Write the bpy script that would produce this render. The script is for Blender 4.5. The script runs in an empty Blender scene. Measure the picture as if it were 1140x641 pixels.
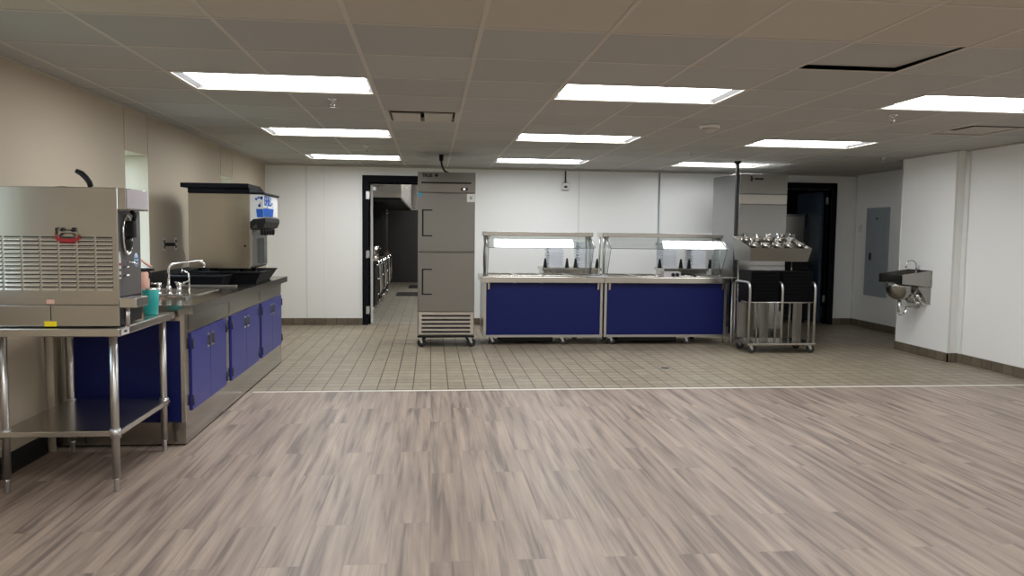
import bpy, bmesh, math, random
from mathutils import Vector, Matrix
random.seed(7)
SC = bpy.context.scene
COL = SC.collection
PI = math.pi
ORG = {}

# ------------------------------------------------------------------ materials
def new_mat(name):
    m = bpy.data.materials.new(name); m.use_nodes = True
    nt = m.node_tree; b = nt.nodes['Principled BSDF']
    return m, nt, b
def srgb(r, g, b):
    f = lambda c: (c/255/12.92) if c/255 <= .04045 else ((c/255+.055)/1.055)**2.4
    return (f(r), f(g), f(b), 1)
def plain(name, col, rough=.5, metal=0, var=.06, scale=6, bump=0, **kw):
    m, nt, b = new_mat(name)
    tc = nt.nodes.new('ShaderNodeTexCoord'); nz = nt.nodes.new('ShaderNodeTexNoise')
    nz.inputs['Scale'].default_value = scale; nz.inputs['Detail'].default_value = 3
    nt.links.new(tc.outputs['Object'], nz.inputs['Vector'])
    mx = nt.nodes.new('ShaderNodeMix'); mx.data_type = 'RGBA'
    c = list(col)
    mx.inputs['A'].default_value = [min(1, v*(1-var)) for v in c[:3]]+[1]
    mx.inputs['B'].default_value = [min(1, v*(1+var)) for v in c[:3]]+[1]
    nt.links.new(nz.outputs['Fac'], mx.inputs['Factor'])
    nt.links.new(mx.outputs['Result'], b.inputs['Base Color'])
    b.inputs['Roughness'].default_value = rough; b.inputs['Metallic'].default_value = metal
    if bump:
        bp = nt.nodes.new('ShaderNodeBump'); bp.inputs['Strength'].default_value = bump; bp.inputs['Distance'].default_value = .002
        nt.links.new(nz.outputs['Fac'], bp.inputs['Height']); nt.links.new(bp.outputs['Normal'], b.inputs['Normal'])
    for k, v in kw.items(): b.inputs[k].default_value = v
    return m
def steel(name, col=(.5, .475, .44), rough=.3, axis='Z'):
    """brushed stainless: roughness and tone streaks run along one axis"""
    m, nt, b = new_mat(name)
    tc = nt.nodes.new('ShaderNodeTexCoord'); mp = nt.nodes.new('ShaderNodeMapping')
    s = {'X': (1.5, 240, 240), 'Y': (240, 1.5, 240), 'Z': (240, 240, 1.5)}[axis]
    mp.inputs['Scale'].default_value = s
    nz = nt.nodes.new('ShaderNodeTexNoise'); nz.inputs['Scale'].default_value = 2.0; nz.inputs['Detail'].default_value = 4
    nt.links.new(tc.outputs['Object'], mp.inputs['Vector']); nt.links.new(mp.outputs['Vector'], nz.inputs['Vector'])
    mr = nt.nodes.new('ShaderNodeMapRange'); mr.inputs['To Min'].default_value = rough-.03; mr.inputs['To Max'].default_value = rough+.04
    nt.links.new(nz.outputs['Fac'], mr.inputs['Value']); nt.links.new(mr.outputs['Result'], b.inputs['Roughness'])
    mx = nt.nodes.new('ShaderNodeMix'); mx.data_type = 'RGBA'
    mx.inputs['A'].default_value = [v*.97 for v in col]+[1]; mx.inputs['B'].default_value = [min(1, v*1.03) for v in col]+[1]
    nt.links.new(nz.outputs['Fac'], mx.inputs['Factor']); nt.links.new(mx.outputs['Result'], b.inputs['Base Color'])
    b.inputs['Metallic'].default_value = 1
    return m
def emis(name, col, st):
    m, nt, b = new_mat(name)
    b.inputs['Base Color'].default_value = (.9, .9, .9, 1)
    b.inputs['Emission Color'].default_value = col; b.inputs['Emission Strength'].default_value = st
    return m
def glass(name, tint=(.965, .985, .975, 1), refl=.035):
    m, nt, b = new_mat(name)
    nt.nodes.remove(b); out = nt.nodes['Material Output']
    t = nt.nodes.new('ShaderNodeBsdfTransparent'); t.inputs['Color'].default_value = tint
    g = nt.nodes.new('ShaderNodeBsdfGlossy'); g.inputs['Roughness'].default_value = .02
    fr = nt.nodes.new('ShaderNodeLayerWeight'); fr.inputs['Blend'].default_value = .25
    ad = nt.nodes.new('ShaderNodeMath'); ad.operation = 'MULTIPLY_ADD'
    ad.inputs[1].default_value = .28; ad.inputs[2].default_value = refl
    nt.links.new(fr.outputs['Fresnel'], ad.inputs[0])
    mx = nt.nodes.new('ShaderNodeMixShader'); nt.links.new(ad.outputs[0], mx.inputs[0])
    nt.links.new(t.outputs[0], mx.inputs[1]); nt.links.new(g.outputs[0], mx.inputs[2])
    nt.links.new(mx.outputs[0], out.inputs['Surface'])
    return m

M = {}
M['steel'] = steel('stainless', (.56, .54, .505), .26, 'Z')
M['steelx'] = steel('stainless_horizontal', (.62, .60, .56), .24, 'X')
M['steely'] = steel('stainless_deep', (.36, .345, .32), .17, 'Y')
M['tubes'] = steel('stainless_tube', (.54, .53, .51), .32, 'Z')
M['chrome'] = plain('chrome', (.8, .8, .8), .08, 1, .02)
M['zinc'] = plain('zinc', (.6, .6, .6), .4, 1, .05)
M['fridge'] = steel('fridge_steel', (.27, .26, .24), .34, 'X')
M['cabin'] = steel('cabinet_steel', (.36, .36, .355), .2, 'X')
M['mach'] = plain('machine_steel', (.50, .48, .435), .27, 1, .03, 2.2)
M['scoop'] = plain('scoop_steel', (.86, .85, .82), .22, 1, .02)
M['facegrey'] = plain('grey_plastic', srgb(92, 90, 90), .45)
M['bluelam'] = plain('blue_laminate', srgb(5, 20, 86), .5, 0, .04, **{'Specular IOR Level': .3})
M['bluedoor'] = plain('blue_door', srgb(42, 50, 136), .35, 0, .04)
M['black'] = plain('black_plastic', (.008, .008, .009), .45, **{'Specular IOR Level': .3})
M['blackm'] = plain('black_matt', (.01, .01, .01), .7)
M['blackf'] = plain('black_frame_paint', (.005, .006, .009), .65, **{'Specular IOR Level': .12})
M['rubber'] = plain('rubber', (.02, .02, .02), .8)
M['wallw'] = plain('white_wall_panel', srgb(238, 239, 237), .35, 0, .012, 1.2)
M['wallb'] = plain('beige_wall', srgb(188, 176, 156), .6, 0, .02, 1.0)
M['wallbk'] = plain('room_wall_far', srgb(212, 208, 198), .7, 0, .02, 1.0)
M['seam'] = plain('panel_seam', srgb(222, 224, 221), .4)
M['seamb'] = plain('beige_seam', srgb(176, 160, 134), .5)
M['white'] = plain('white_plastic', srgb(226, 226, 224), .4)
M['whiteenamel'] = plain('white_enamel', srgb(225, 225, 222), .35)
M['foam'] = plain('white_foam', srgb(206, 211, 218), .6)
M['tbar'] = plain('grid_paint', srgb(192, 187, 176), .6)
M['plenum'] = plain('plenum_dark', (.015, .014, .013), .9)
M['sinks'] = steel('sink_steel', (.34, .33, .31), .22, 'Z')
M['lumk'] = emis('kitchen_diffuser', (1, .98, .95, 1), 30.0)
M['lums'] = emis('storeroom_fill_glow', (.85, .93, 1, 1), 1.6)  # weak glow for the fill light added in the storeroom
M['trayb'] = plain('black_tray', (.006, .006, .008), .6, **{'Specular IOR Level': .15})
M['refl'] = plain('louvre_grey', (.27, .27, .27), .6)
M['disp'] = steel('dispenser_steel', (.47, .44, .385), .16, 'Z')
M['lum'] = emis('diffuser', (.975, .99, 1.0, 1), 14.2)
M['grey'] = plain('grey_paint', srgb(158, 168, 176), .42, 0, .03)
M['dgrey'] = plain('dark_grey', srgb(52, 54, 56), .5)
M['teal'] = plain('teal', srgb(38, 168, 168), .35)
M['pink'] = plain('pink', srgb(214, 166, 150), .45)
M['yellow'] = plain('yellow', srgb(238, 214, 20), .5)
M['red'] = plain('red', srgb(150, 20, 22), .45)
M['bluecup'] = plain('bluecup', srgb(20, 92, 190), .4)
M['paleblue'] = plain('paleblue', srgb(160, 190, 222), .4)
M['orange'] = plain('orange', srgb(220, 120, 30), .5)
M['glass'] = glass('clear_glass')
M['winglass'] = glass('window_glass', (1, 1, 1, 1), .02)
M['darkdoor'] = plain('dark_blue_door', srgb(62, 80, 98), .45)
M['screen'] = emis('display_lit', (1, 1, 1, 1), 1.2)
M['grass'] = plain('grass', srgb(150, 156, 128), .9, 0, .3, 3)
M['leaf'] = plain('leaves', srgb(150, 170, 60), .8, 0, .4, 9)
M['lilac'] = plain('label_panel', srgb(196, 190, 196), .4)
M['strip'] = plain('white_strip', srgb(232, 230, 222), .4)
M['brass'] = plain('dark_bronze', (.06, .05, .04), .5, .3)
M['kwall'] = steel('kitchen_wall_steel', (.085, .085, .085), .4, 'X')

def ceiling_mat(name, col):
    m, nt, b = new_mat(name)
    tc = nt.nodes.new('ShaderNodeTexCoord')
    mp = nt.nodes.new('ShaderNodeMapping'); mp.inputs['Location'].default_value = (1.6, -5.0, 0)
    dv = nt.nodes.new('ShaderNodeVectorMath'); dv.operation = 'DIVIDE'; dv.inputs[1].default_value = (.61, .638, 1)
    fl = nt.nodes.new('ShaderNodeVectorMath'); fl.operation = 'FLOOR'
    wn = nt.nodes.new('ShaderNodeTexWhiteNoise'); wn.noise_dimensions = '2D'
    nt.links.new(tc.outputs['Object'], mp.inputs['Vector']); nt.links.new(mp.outputs[0], dv.inputs[0])
    nt.links.new(dv.outputs[0], fl.inputs[0]); nt.links.new(fl.outputs[0], wn.inputs['Vector'])
    nz = nt.nodes.new('ShaderNodeTexNoise'); nz.inputs['Scale'].default_value = 220; nt.links.new(tc.outputs['Object'], nz.inputs['Vector'])
    ad = nt.nodes.new('ShaderNodeMath'); ad.operation = 'MULTIPLY_ADD'; ad.inputs[1].default_value = .35
    nt.links.new(nz.outputs['Fac'], ad.inputs[0]); nt.links.new(wn.outputs['Value'], ad.inputs[2])
    mx = nt.nodes.new('ShaderNodeMix'); mx.data_type = 'RGBA'
    mx.inputs['A'].default_value = [v*.93 for v in col[:3]]+[1]; mx.inputs['B'].default_value = [min(1, v*1.05) for v in col[:3]]+[1]
    nt.links.new(ad.outputs[0], mx.inputs['Factor']); nt.links.new(mx.outputs['Result'], b.inputs['Base Color'])
    b.inputs['Roughness'].default_value = .95
    bp = nt.nodes.new('ShaderNodeBump'); bp.inputs['Strength'].default_value = .15; bp.inputs['Distance'].default_value = .001
    nt.links.new(nz.outputs['Fac'], bp.inputs['Height']); nt.links.new(bp.outputs['Normal'], b.inputs['Normal'])
    return m
M['ceil'] = ceiling_mat('ceiling_tile', srgb(172, 171, 166))
M['ceilf'] = ceiling_mat('ceiling_tile_cream', srgb(186, 181, 168))

def vinyl_mat():
    m, nt, b = new_mat('vinyl_plank')
    N = nt.nodes.new; L = nt.links.new
    tc = N('ShaderNodeTexCoord'); sp = N('ShaderNodeSeparateXYZ'); L(tc.outputs['Object'], sp.inputs[0])
    cb = N('ShaderNodeCombineXYZ'); L(sp.outputs['Y'], cb.inputs['X']); L(sp.outputs['X'], cb.inputs['Y'])
    br = N('ShaderNodeTexBrick'); L(cb.outputs[0], br.inputs['Vector'])
    br.offset = .37; br.offset_frequency = 2; br.squash = 1
    br.inputs['Color1'].default_value = (0, 0, 0, 1); br.inputs['Color2'].default_value = (1, 1, 1, 1)
    br.inputs['Mortar'].default_value = (.5, .5, .5, 1)
    br.inputs['Scale'].default_value = 1; br.inputs['Mortar Size'].default_value = .0009; br.inputs['Mortar Smooth'].default_value = 0
    br.inputs['Brick Width'].default_value = 1.22; br.inputs['Row Height'].default_value = .178; br.inputs['Bias'].default_value = 0
    # grain, offset per plank
    mul = N('ShaderNodeMath'); mul.operation = 'MULTIPLY'; mul.inputs[1].default_value = 37.0; L(br.outputs['Color'], mul.inputs[0])
    def grain(sx, sy, det, dist):
        c = N('ShaderNodeCombineXYZ')
        a = N('ShaderNodeMath'); a.operation = 'MULTIPLY'; a.inputs[1].default_value = sx; L(sp.outputs['X'], a.inputs[0])
        d = N('ShaderNodeMath'); d.operation = 'MULTIPLY'; d.inputs[1].default_value = sy; L(sp.outputs['Y'], d.inputs[0])
        L(a.outputs[0], c.inputs['X']); L(d.outputs[0], c.inputs['Y']); L(mul.outputs[0], c.inputs['Z'])
        n = N('ShaderNodeTexNoise'); n.inputs['Scale'].default_value = 1; n.inputs['Detail'].default_value = det
        n.inputs['Distortion'].default_value = dist
        L(c.outputs[0], n.inputs['Vector']); return n
    g1 = grain(22, 1.1, 3, .5); g2 = grain(80, 2.2, 3, .3); g3 = grain(8, .6, 2, .8)
    r1 = N('ShaderNodeValToRGB'); L(g1.outputs['Fac'], r1.inputs['Fac'])
    e = r1.color_ramp.elements; e[0].position = .34; e[0].color = srgb(113, 100, 93); e[1].position = .66; e[1].color = srgb(163, 146, 132)
    x = r1.color_ramp.elements.new(.48); x.color = srgb(147, 131, 119)
    m1 = N('ShaderNodeMix'); m1.data_type = 'RGBA'; m1.blend_type = 'OVERLAY'; m1.inputs['Factor'].default_value = .3
    L(r1.outputs['Color'], m1.inputs['A']); L(g2.outputs['Fac'], m1.inputs['B'])
    m2 = N('ShaderNodeMix'); m2.data_type = 'RGBA'; m2.blend_type = 'OVERLAY'; m2.inputs['Factor'].default_value = .35
    L(m1.outputs['Result'], m2.inputs['A']); L(g3.outputs['Fac'], m2.inputs['B'])
    # plank tone
    pt = N('ShaderNodeMapRange'); pt.inputs['To Min'].default_value = .95; pt.inputs['To Max'].default_value = 1.03; L(br.outputs['Color'], pt.inputs['Value'])
    m3 = N('ShaderNodeMix'); m3.data_type = 'RGBA'; m3.blend_type = 'MULTIPLY'; m3.inputs['Factor'].default_value = 1
    L(m2.outputs['Result'], m3.inputs['A']); L(pt.outputs['Result'], m3.inputs['B'])
    m4 = N('ShaderNodeMix'); m4.data_type = 'RGBA'; L(br.outputs['Fac'], m4.inputs['Factor']); L(m3.outputs['Result'], m4.inputs['A']); m4.inputs['B'].default_value = srgb(120, 106, 98)
    L(m4.outputs['Result'], b.inputs['Base Color'])
    b.inputs['Roughness'].default_value = .42
    bp = N('ShaderNodeBump'); bp.inputs['Strength'].default_value = .12; bp.inputs['Distance'].default_value = .001
    L(g2.outputs['Fac'], bp.inputs['Height']); L(bp.outputs['Normal'], b.inputs['Normal'])
    return m
M['vinyl'] = vinyl_mat()

def tile_mat(name, c1, c2, grout, size, vert=False, rough=.45, ms=.004):
    m, nt, b = new_mat(name)
    N = nt.nodes.new; L = nt.links.new
    tc = N('ShaderNodeTexCoord'); sp = N('ShaderNodeSeparateXYZ'); L(tc.outputs['Object'], sp.inputs[0])
    cb = N('ShaderNodeCombineXYZ')
    if vert:
        ad = N('ShaderNodeMath'); ad.operation = 'ADD'; L(sp.outputs['X'], ad.inputs[0]); L(sp.outputs['Y'], ad.inputs[1])
        L(ad.outputs[0], cb.inputs['X']); L(sp.outputs['Z'], cb.inputs['Y'])
    else:
        L(sp.outputs['X'], cb.inputs['X']); L(sp.outputs['Y'], cb.inputs['Y'])
    br = N('ShaderNodeTexBrick'); L(cb.outputs[0], br.inputs['Vector'])
    br.offset = 0; br.squash = 1
    br.inputs['Color1'].default_value = c1; br.inputs['Color2'].default_value = c2; br.inputs['Mortar'].default_value = grout
    br.inputs['Scale'].default_value = 1; br.inputs['Mortar Size'].default_value = ms; br.inputs['Mortar Smooth'].default_value = .1
    br.inputs['Brick Width'].default_value = size; br.inputs['Row Height'].default_value = size if not vert else 1.0
    nz = N('ShaderNodeTexNoise'); nz.inputs['Scale'].default_value = 14; nz.inputs['Detail'].default_value = 5; L(tc.outputs['Object'], nz.inputs['Vector'])
    mx = N('ShaderNodeMix'); mx.data_type = 'RGBA'; mx.blend_type = 'OVERLAY'; mx.inputs['Factor'].default_value = .3
    L(br.outputs['Color'], mx.inputs['A']); L(nz.outputs['Fac'], mx.inputs['B']); L(mx.outputs['Result'], b.inputs['Base Color'])
    b.inputs['Roughness'].default_value = rough
    bp = N('ShaderNodeBump'); bp.inputs['Strength'].default_value = .4; bp.inputs['Distance'].default_value = .002; bp.invert = True
    L(br.outputs['Fac'], bp.inputs['Height']); L(bp.outputs['Normal'], b.inputs['Normal'])
    return m
M['quarry'] = tile_mat('quarry_tile', srgb(152, 141, 122), srgb(139, 128, 110), srgb(70, 60, 48), .1555, ms=.005)
M['kquarry'] = tile_mat('kitchen_quarry_tile', srgb(158, 152, 138), srgb(148, 142, 128), srgb(96, 90, 80), .1555)
M['basetile'] = tile_mat('base_tile', srgb(112, 102, 86), srgb(98, 88, 74), srgb(60, 54, 46), .1555, True)

# ------------------------------------------------------------------ mesh builder
class MB:
    def __init__(s): s.bm = bmesh.new(); s.mi = 0
    def _fin(s, verts, smooth=False):
        fs = set()
        for v in verts:
            for f in v.link_faces: fs.add(f)
        for f in fs: f.material_index = s.mi; f.smooth = smooth
    def box(s, x0, x1, y0, y1, z0, z1, bev=0, mat=None):
        c = Vector(((x0+x1)/2, (y0+y1)/2, (z0+z1)/2))
        mtx = Matrix.Translation(c) @ Matrix.Diagonal((abs(x1-x0), abs(y1-y0), abs(z1-z0), 1))
        if mat is not None: mtx = mat @ mtx
        r = bmesh.ops.create_cube(s.bm, size=1, matrix=mtx)
        vs = r['verts']; s._fin(vs)
        if bev:
            es = set(e for v in vs for e in v.link_edges)
            rb = bmesh.ops.bevel(s.bm, geom=list(es), offset=bev, segments=2, affect='EDGES', profile=.5)
            for f in rb['faces']: f.material_index = s.mi
        return s
    def tube(s, pts, r, n=10, caps=True):
        pts = [Vector(p) for p in pts]; rings = []
        rs = r if isinstance(r, (list, tuple)) else [r]*len(pts)
        prev = None
        for i, p in enumerate(pts):
            if i == 0: t = pts[1]-p
            elif i == len(pts)-1: t = p-pts[i-1]
            else: t = (pts[i+1]-p).normalized()+(p-pts[i-1]).normalized()
            t.normalize()
            if prev is None:
                a = Vector((0, 0, 1)) if abs(t.z) < .9 else Vector((1, 0, 0))
                u = t.cross(a).normalized()
            else:
                u = (prev-t*prev.dot(t)).normalized()
            prev = u; w = t.cross(u)
            rings.append([s.bm.verts.new(p+rs[i]*(math.cos(2*PI*k/n)*u+math.sin(2*PI*k/n)*w)) for k in range(n)])
        for a, b in zip(rings, rings[1:]):
            for k in range(n):
                f = s.bm.faces.new((a[k], a[(k+1) % n], b[(k+1) % n], b[k])); f.smooth = True; f.material_index = s.mi
        if caps:
            for rg in (rings[0][::-1], rings[-1]):
                f = s.bm.faces.new(rg); f.material_index = s.mi
        return s
    def lathe(s, c, prof, n=24, axis='Z'):
        """prof: (radius, height) pairs about an axis through c"""
        rings = []
        for r, h in prof:
            ring = []
            for k in range(n):
                a = 2*PI*k/n; ca, sa = math.cos(a)*max(r, 1e-4), math.sin(a)*max(r, 1e-4)
                d = {'Z': (ca, sa, h), 'X': (h, ca, sa), 'Y': (ca, h, sa)}[axis]
                ring.append(s.bm.verts.new(Vector(c)+Vector(d)))
            rings.append(ring)
        for a, b in zip(rings, rings[1:]):
            for k in range(n):
                f = s.bm.faces.new((a[k], a[(k+1) % n], b[(k+1) % n], b[k])); f.smooth = True; f.material_index = s.mi
        for rg, pr in ((rings[0][::-1], prof[0]), (rings[-1], prof[-1])):
            if pr[0] > 1e-3:
                f = s.bm.faces.new(rg); f.material_index = s.mi
        return s
    def prism(s, poly, a0, a1, axis='X'):
        """poly: 2D outline; extruded along axis between a0 and a1. X: (y,z) Y: (x,z) Z: (x,y)"""
        def P(p, a): return {'X': (a, p[0], p[1]), 'Y': (p[0], a, p[1]), 'Z': (p[0], p[1], a)}[axis]
        A = [s.bm.verts.new(P(p, a0)) for p in poly]; B = [s.bm.verts.new(P(p, a1)) for p in poly]
        n = len(poly)
        fs = [s.bm.faces.new(A[::-1]), s.bm.faces.new(B)]
        for k in range(n): fs.append(s.bm.faces.new((A[k], A[(k+1) % n], B[(k+1) % n], B[k])))
        for f in fs: f.material_index = s.mi
        return s
    def hexa(s, b, t):
        """b, t: four bottom corners and four top corners, same order"""
        A = [s.bm.verts.new(p) for p in b]; B = [s.bm.verts.new(p) for p in t]
        fs = [s.bm.faces.new(A[::-1]), s.bm.faces.new(B)]
        for k in range(4): fs.append(s.bm.faces.new((A[k], A[(k+1) % 4], B[(k+1) % 4], B[k])))
        for f in fs: f.material_index = s.mi
        return s
    def quad(s, *p):
        f = s.bm.faces.new([s.bm.verts.new(q) for q in p]); f.material_index = s.mi; return s
    def sphere(s, c, r, sx=1, sy=1, sz=1):
        m = Matrix.Translation(c) @ Matrix.Diagonal((sx, sy, sz, 1))
        q = bmesh.ops.create_uvsphere(s.bm, u_segments=16, v_segments=10, radius=r, matrix=m); s._fin(q['verts'], True); return s
    def text(s, txt, size, mtx, depth=.001, bold=0):
        cu = bpy.data.curves.new('t', 'FONT'); cu.body = txt; cu.size = size; cu.extrude = depth; cu.offset = bold
        o = bpy.data.objects.new('t', cu); COL.objects.link(o)
        dg = bpy.context.evaluated_depsgraph_get(); me = bpy.data.meshes.new_from_object(o.evaluated_get(dg))
        me.transform(mtx)
        for p in me.polygons: p.material_index = 0
        n0 = len(s.bm.faces); s.bm.from_mesh(me); s.bm.faces.ensure_lookup_table()
        for f in s.bm.faces[n0:]: f.material_index = s.mi
        bpy.data.objects.remove(o); bpy.data.meshes.remove(me); bpy.data.curves.remove(cu); return s
    def build(s, name, mats, parent=None, recalc=True):
        if recalc: bmesh.ops.recalc_face_normals(s.bm, faces=s.bm.faces)
        me = bpy.data.meshes.new(name)
        org = ORG.get(parent.name, Vector()) if parent else None
        if parent is None:
            cs = [v.co for v in s.bm.verts]
            org = Vector(((min(c.x for c in cs)+max(c.x for c in cs))/2, (min(c.y for c in cs)+max(c.y for c in cs))/2, min(c.z for c in cs)))
        o = bpy.data.objects.new(name, me)
        if NOORG[0]: org = Vector()
        for v in s.bm.verts: v.co -= org
        s.bm.to_mesh(me); s.bm.free()
        if not isinstance(mats, (list, tuple)): mats = [mats]
        for m in mats: me.materials.append(M[m] if isinstance(m, str) else m)
        COL.objects.link(o)
        if parent: o.parent = parent
        else: o.location = org
        ORG[o.name] = org
        return o
NOORG = [False]
def struct(name, mb, mats):
    NOORG[0] = True; o = mb.build(name, mats); NOORG[0] = False
    o['kind'] = 'structure'; return o
def tag(o, label, cat, group=None, kind=None):
    if label: o['label'] = label
    if cat: o['category'] = cat
    if group: o['group'] = group
    if kind: o['kind'] = kind
    return o
def thing(name, label, cat, loc, group=None):
    o = bpy.data.objects.new(name, None); COL.objects.link(o); o.location = loc; o.empty_display_size = .1
    ORG[o.name] = Vector(loc); return tag(o, label, cat, group)
def dup(root, loc, label=None, group=None):
    r = root.copy(); COL.objects.link(r); r.location = loc
    if label: r['label'] = label
    if group: r['group'] = group
    for ch in list(root.children):
        c = ch.copy(); COL.objects.link(c); c.parent = r
        for g in list(ch.children):
            d = g.copy(); COL.objects.link(d); d.parent = c
    return r
def arc(c, r, a0, a1, n, plane='XZ'):
    out = []
    for k in range(n+1):
        a = math.radians(a0+(a1-a0)*k/n); u, v = r*math.cos(a), r*math.sin(a)
        out.append({'XZ': (c[0]+u, c[1], c[2]+v), 'YZ': (c[0], c[1]+u, c[2]+v), 'XY': (c[0]+u, c[1]+v, c[2])}[plane])
    return out
FRONT = Matrix(((1, 0, 0, 0), (0, 0, -1, 0), (0, 1, 0, 0), (0, 0, 0, 1)))   # text plane XY -> XZ facing -Y
RIGHT = Matrix(((0, 0, 1, 0), (1, 0, 0, 0), (0, 1, 0, 0), (0, 0, 0, 1)))    # text reading along +Y, facing +X

# ------------------------------------------------------------------ dimensions
H = 2.33; LX = -2.38; BY = 11.65; RX = 5.835; PX = 5.715; RRX = 6.58; FY = -4.2; LINE = 6.78
TH = .16

# ------------------------------------------------------------------ floor
fm = MB(); fm.quad((LX-.02, FY, 0), (RX+.05, FY, 0), (RX+.05, LINE, 0), (LX-.02, LINE, 0)); struct('floor', fm, 'vinyl')
fm = MB(); fm.quad((LX-.02, LINE, 0), (RRX+.05, LINE, 0), (RRX+.05, BY+.14, 0), (LX-.02, BY+.14, 0)); o = struct('floor_tiled', fm, 'quarry')
fm = MB(); fm.box(-1.50, RX-.03, LINE-.014, LINE+.014, 0, .004); struct('trim_1', fm, 'strip')
fm = MB(); fm.quad((-3.2, BY+.14, 0), (3.0, BY+.14, 0), (3.0, 21.8, 0), (-3.2, 21.8, 0)); struct('floor_kitchen', fm, 'kquarry')
fm = MB(); fm.quad((4.8, BY+.14, 0), (7.6, BY+.14, 0), (7.6, 15.2, 0), (4.8, 15.2, 0)); struct('floor_storeroom', fm, 'kquarry')

# ------------------------------------------------------------------ ceiling
GX0, GP = -1.60, .61; GY0, GQ = 5.0, .638
def gx(k): return GX0+GP*k
def gy(k): return GY0+GQ*k
light_cells = {}
for kx in (0, 4, 8):
    for ky in (0, 4, 8, -5, -9, -13): light_cells[(kx, ky)] = 1; light_cells[(kx+1, ky)] = 1
VENT1 = (2, 2); VENT2 = (10, 2); GAP = (6, -2)
xs = [LX-.02]+[gx(k) for k in range(-1, 13)]+[RRX+.05]
cm = MB(); cf = MB()
for iy in range(-14, 11):
    y0, y1 = max(gy(iy), FY), min(gy(iy+1), BY+.05)
    if y1 <= y0: continue
    for ix in range(len(xs)-1):
        kx = ix-2+0
        kx = ix-2
        x0, x1 = xs[ix], xs[ix+1]
        if ix == 0: kx = -2
        if (kx, iy) in light_cells or (kx, iy) in (VENT1, VENT2, GAP): continue
        mb = cf if iy < -2 else cm
        mb.quad((x0, y0, H), (x0, y1, H), (x1, y1, H), (x1, y0, H))
struct('ceiling', cm, 'ceil'); struct('ceiling_front', cf, 'ceilf')
# suspended grid
g = MB()
for k in range(-1, 13):
    y = FY
    for ky in ([-13, -9, -5, 0, 4, 8] if k in (1, 5, 9) else []):
        g.box(gx(k)-.0115, gx(k)+.0115, y, gy(ky), H-.002, H+.001); y = gy(ky+1)
    g.box(gx(k)-.0115, gx(k)+.0115, y, BY, H-.002, H+.001)
for k in range(-14, 11): g.box(LX, RRX, gy(k)-.009, gy(k)+.009, H-.0025, H+.001)
struct('ceiling_grid', g, 'tbar')
g = MB(); g.quad((LX-.1, FY, 2.62), (RRX+.2, FY, 2.62), (RRX+.2, BY+.1, 2.62), (LX-.1, BY+.1, 2.62)); struct('ceiling_plenum', g, 'plenum')
# tile out of place
t = MB(); x0, y0 = gx(GAP[0]), gy(GAP[1])
t.hexa([(x0+.005, y0+.005, H+.006), (x0+.592, y0+.005, H+.006), (x0+.592, y0+.616, H+.022), (x0+.005, y0+.616, H+.022)],
       [(x0+.005, y0+.005, H+.022), (x0+.592, y0+.005, H+.022), (x0+.592, y0+.616, H+.038), (x0+.005, y0+.616, H+.038)])
tag(t.build('ceiling_tile', 'ceil'), 'ceiling tile lifted out of place leaving black gaps on two sides', 'ceiling tile')

# troffers
def troffer(x, y, label):
    t = thing('ceiling_light', label, 'ceiling light', (x, y, H), 'recessed ceiling lights')
    X0, X1, Y0, Y1 = x-.61+.01, x+.61-.01, y-.319+.01, y+.319-.045
    f = MB()
    for a in ((X0, X1, Y0, Y0+.012), (X0, X1, Y1-.012, Y1+.035), (X0, X0+.012, Y0, Y1), (X1-.012, X1, Y0, Y1)): f.box(*a, H-.003, H+.002)
    f.build('frame', 'tbar', t)
    i = .02; hz = .028
    r = MB(); A = [(X0+.01, Y0+.01, H), (X1-.01, Y0+.01, H), (X1-.01, Y1-.01, H), (X0+.01, Y1-.01, H)]
    B = [(X0+i+.02, Y0+i, H+hz), (X1-i-.02, Y0+i, H+hz), (X1-i-.02, Y1-i, H+hz), (X0+i+.02, Y1-i, H+hz)]
    for k in range(4): r.quad(A[k], A[(k+1) % 4], B[(k+1) % 4], B[k])
    r.build('reflector', 'refl', t)
    d = MB(); d.quad((B[0][0], B[0][1], H+hz), (B[3][0], B[3][1], H+hz), (B[2][0], B[2][1], H+hz), (B[1][0], B[1][1], H+hz)); d.build('diffuser', 'lum', t, recalc=False)
    MB().box(X0+.005, X1-.005, Y0+.005, Y1-.005, H+hz+.004, H+hz+.07).build('housing', 'tbar', t)
    return t
rows = {0: 'nearest to the viewer', 4: 'middle of its column of three', 8: 'farthest, by the back wall', -5: 'first row behind the viewer', -9: 'second row behind the viewer', -13: 'third row behind the viewer'}
cols = {0: 'left column above the counter', 4: 'centre column above the serving line', 8: 'right column towards the hand sink'}
L0 = None
for kx in (0, 4, 8):
    for ky in (0, 4, 8, -5, -9, -13):
        lb = 'recessed white panel light, %s, %s' % (cols[kx], rows[ky])
        p = (gx(kx)+.61, gy(ky)+.319, H)
        if L0 is None: L0 = troffer(p[0], p[1], lb)
        else: dup(L0, p, lb)

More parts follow.
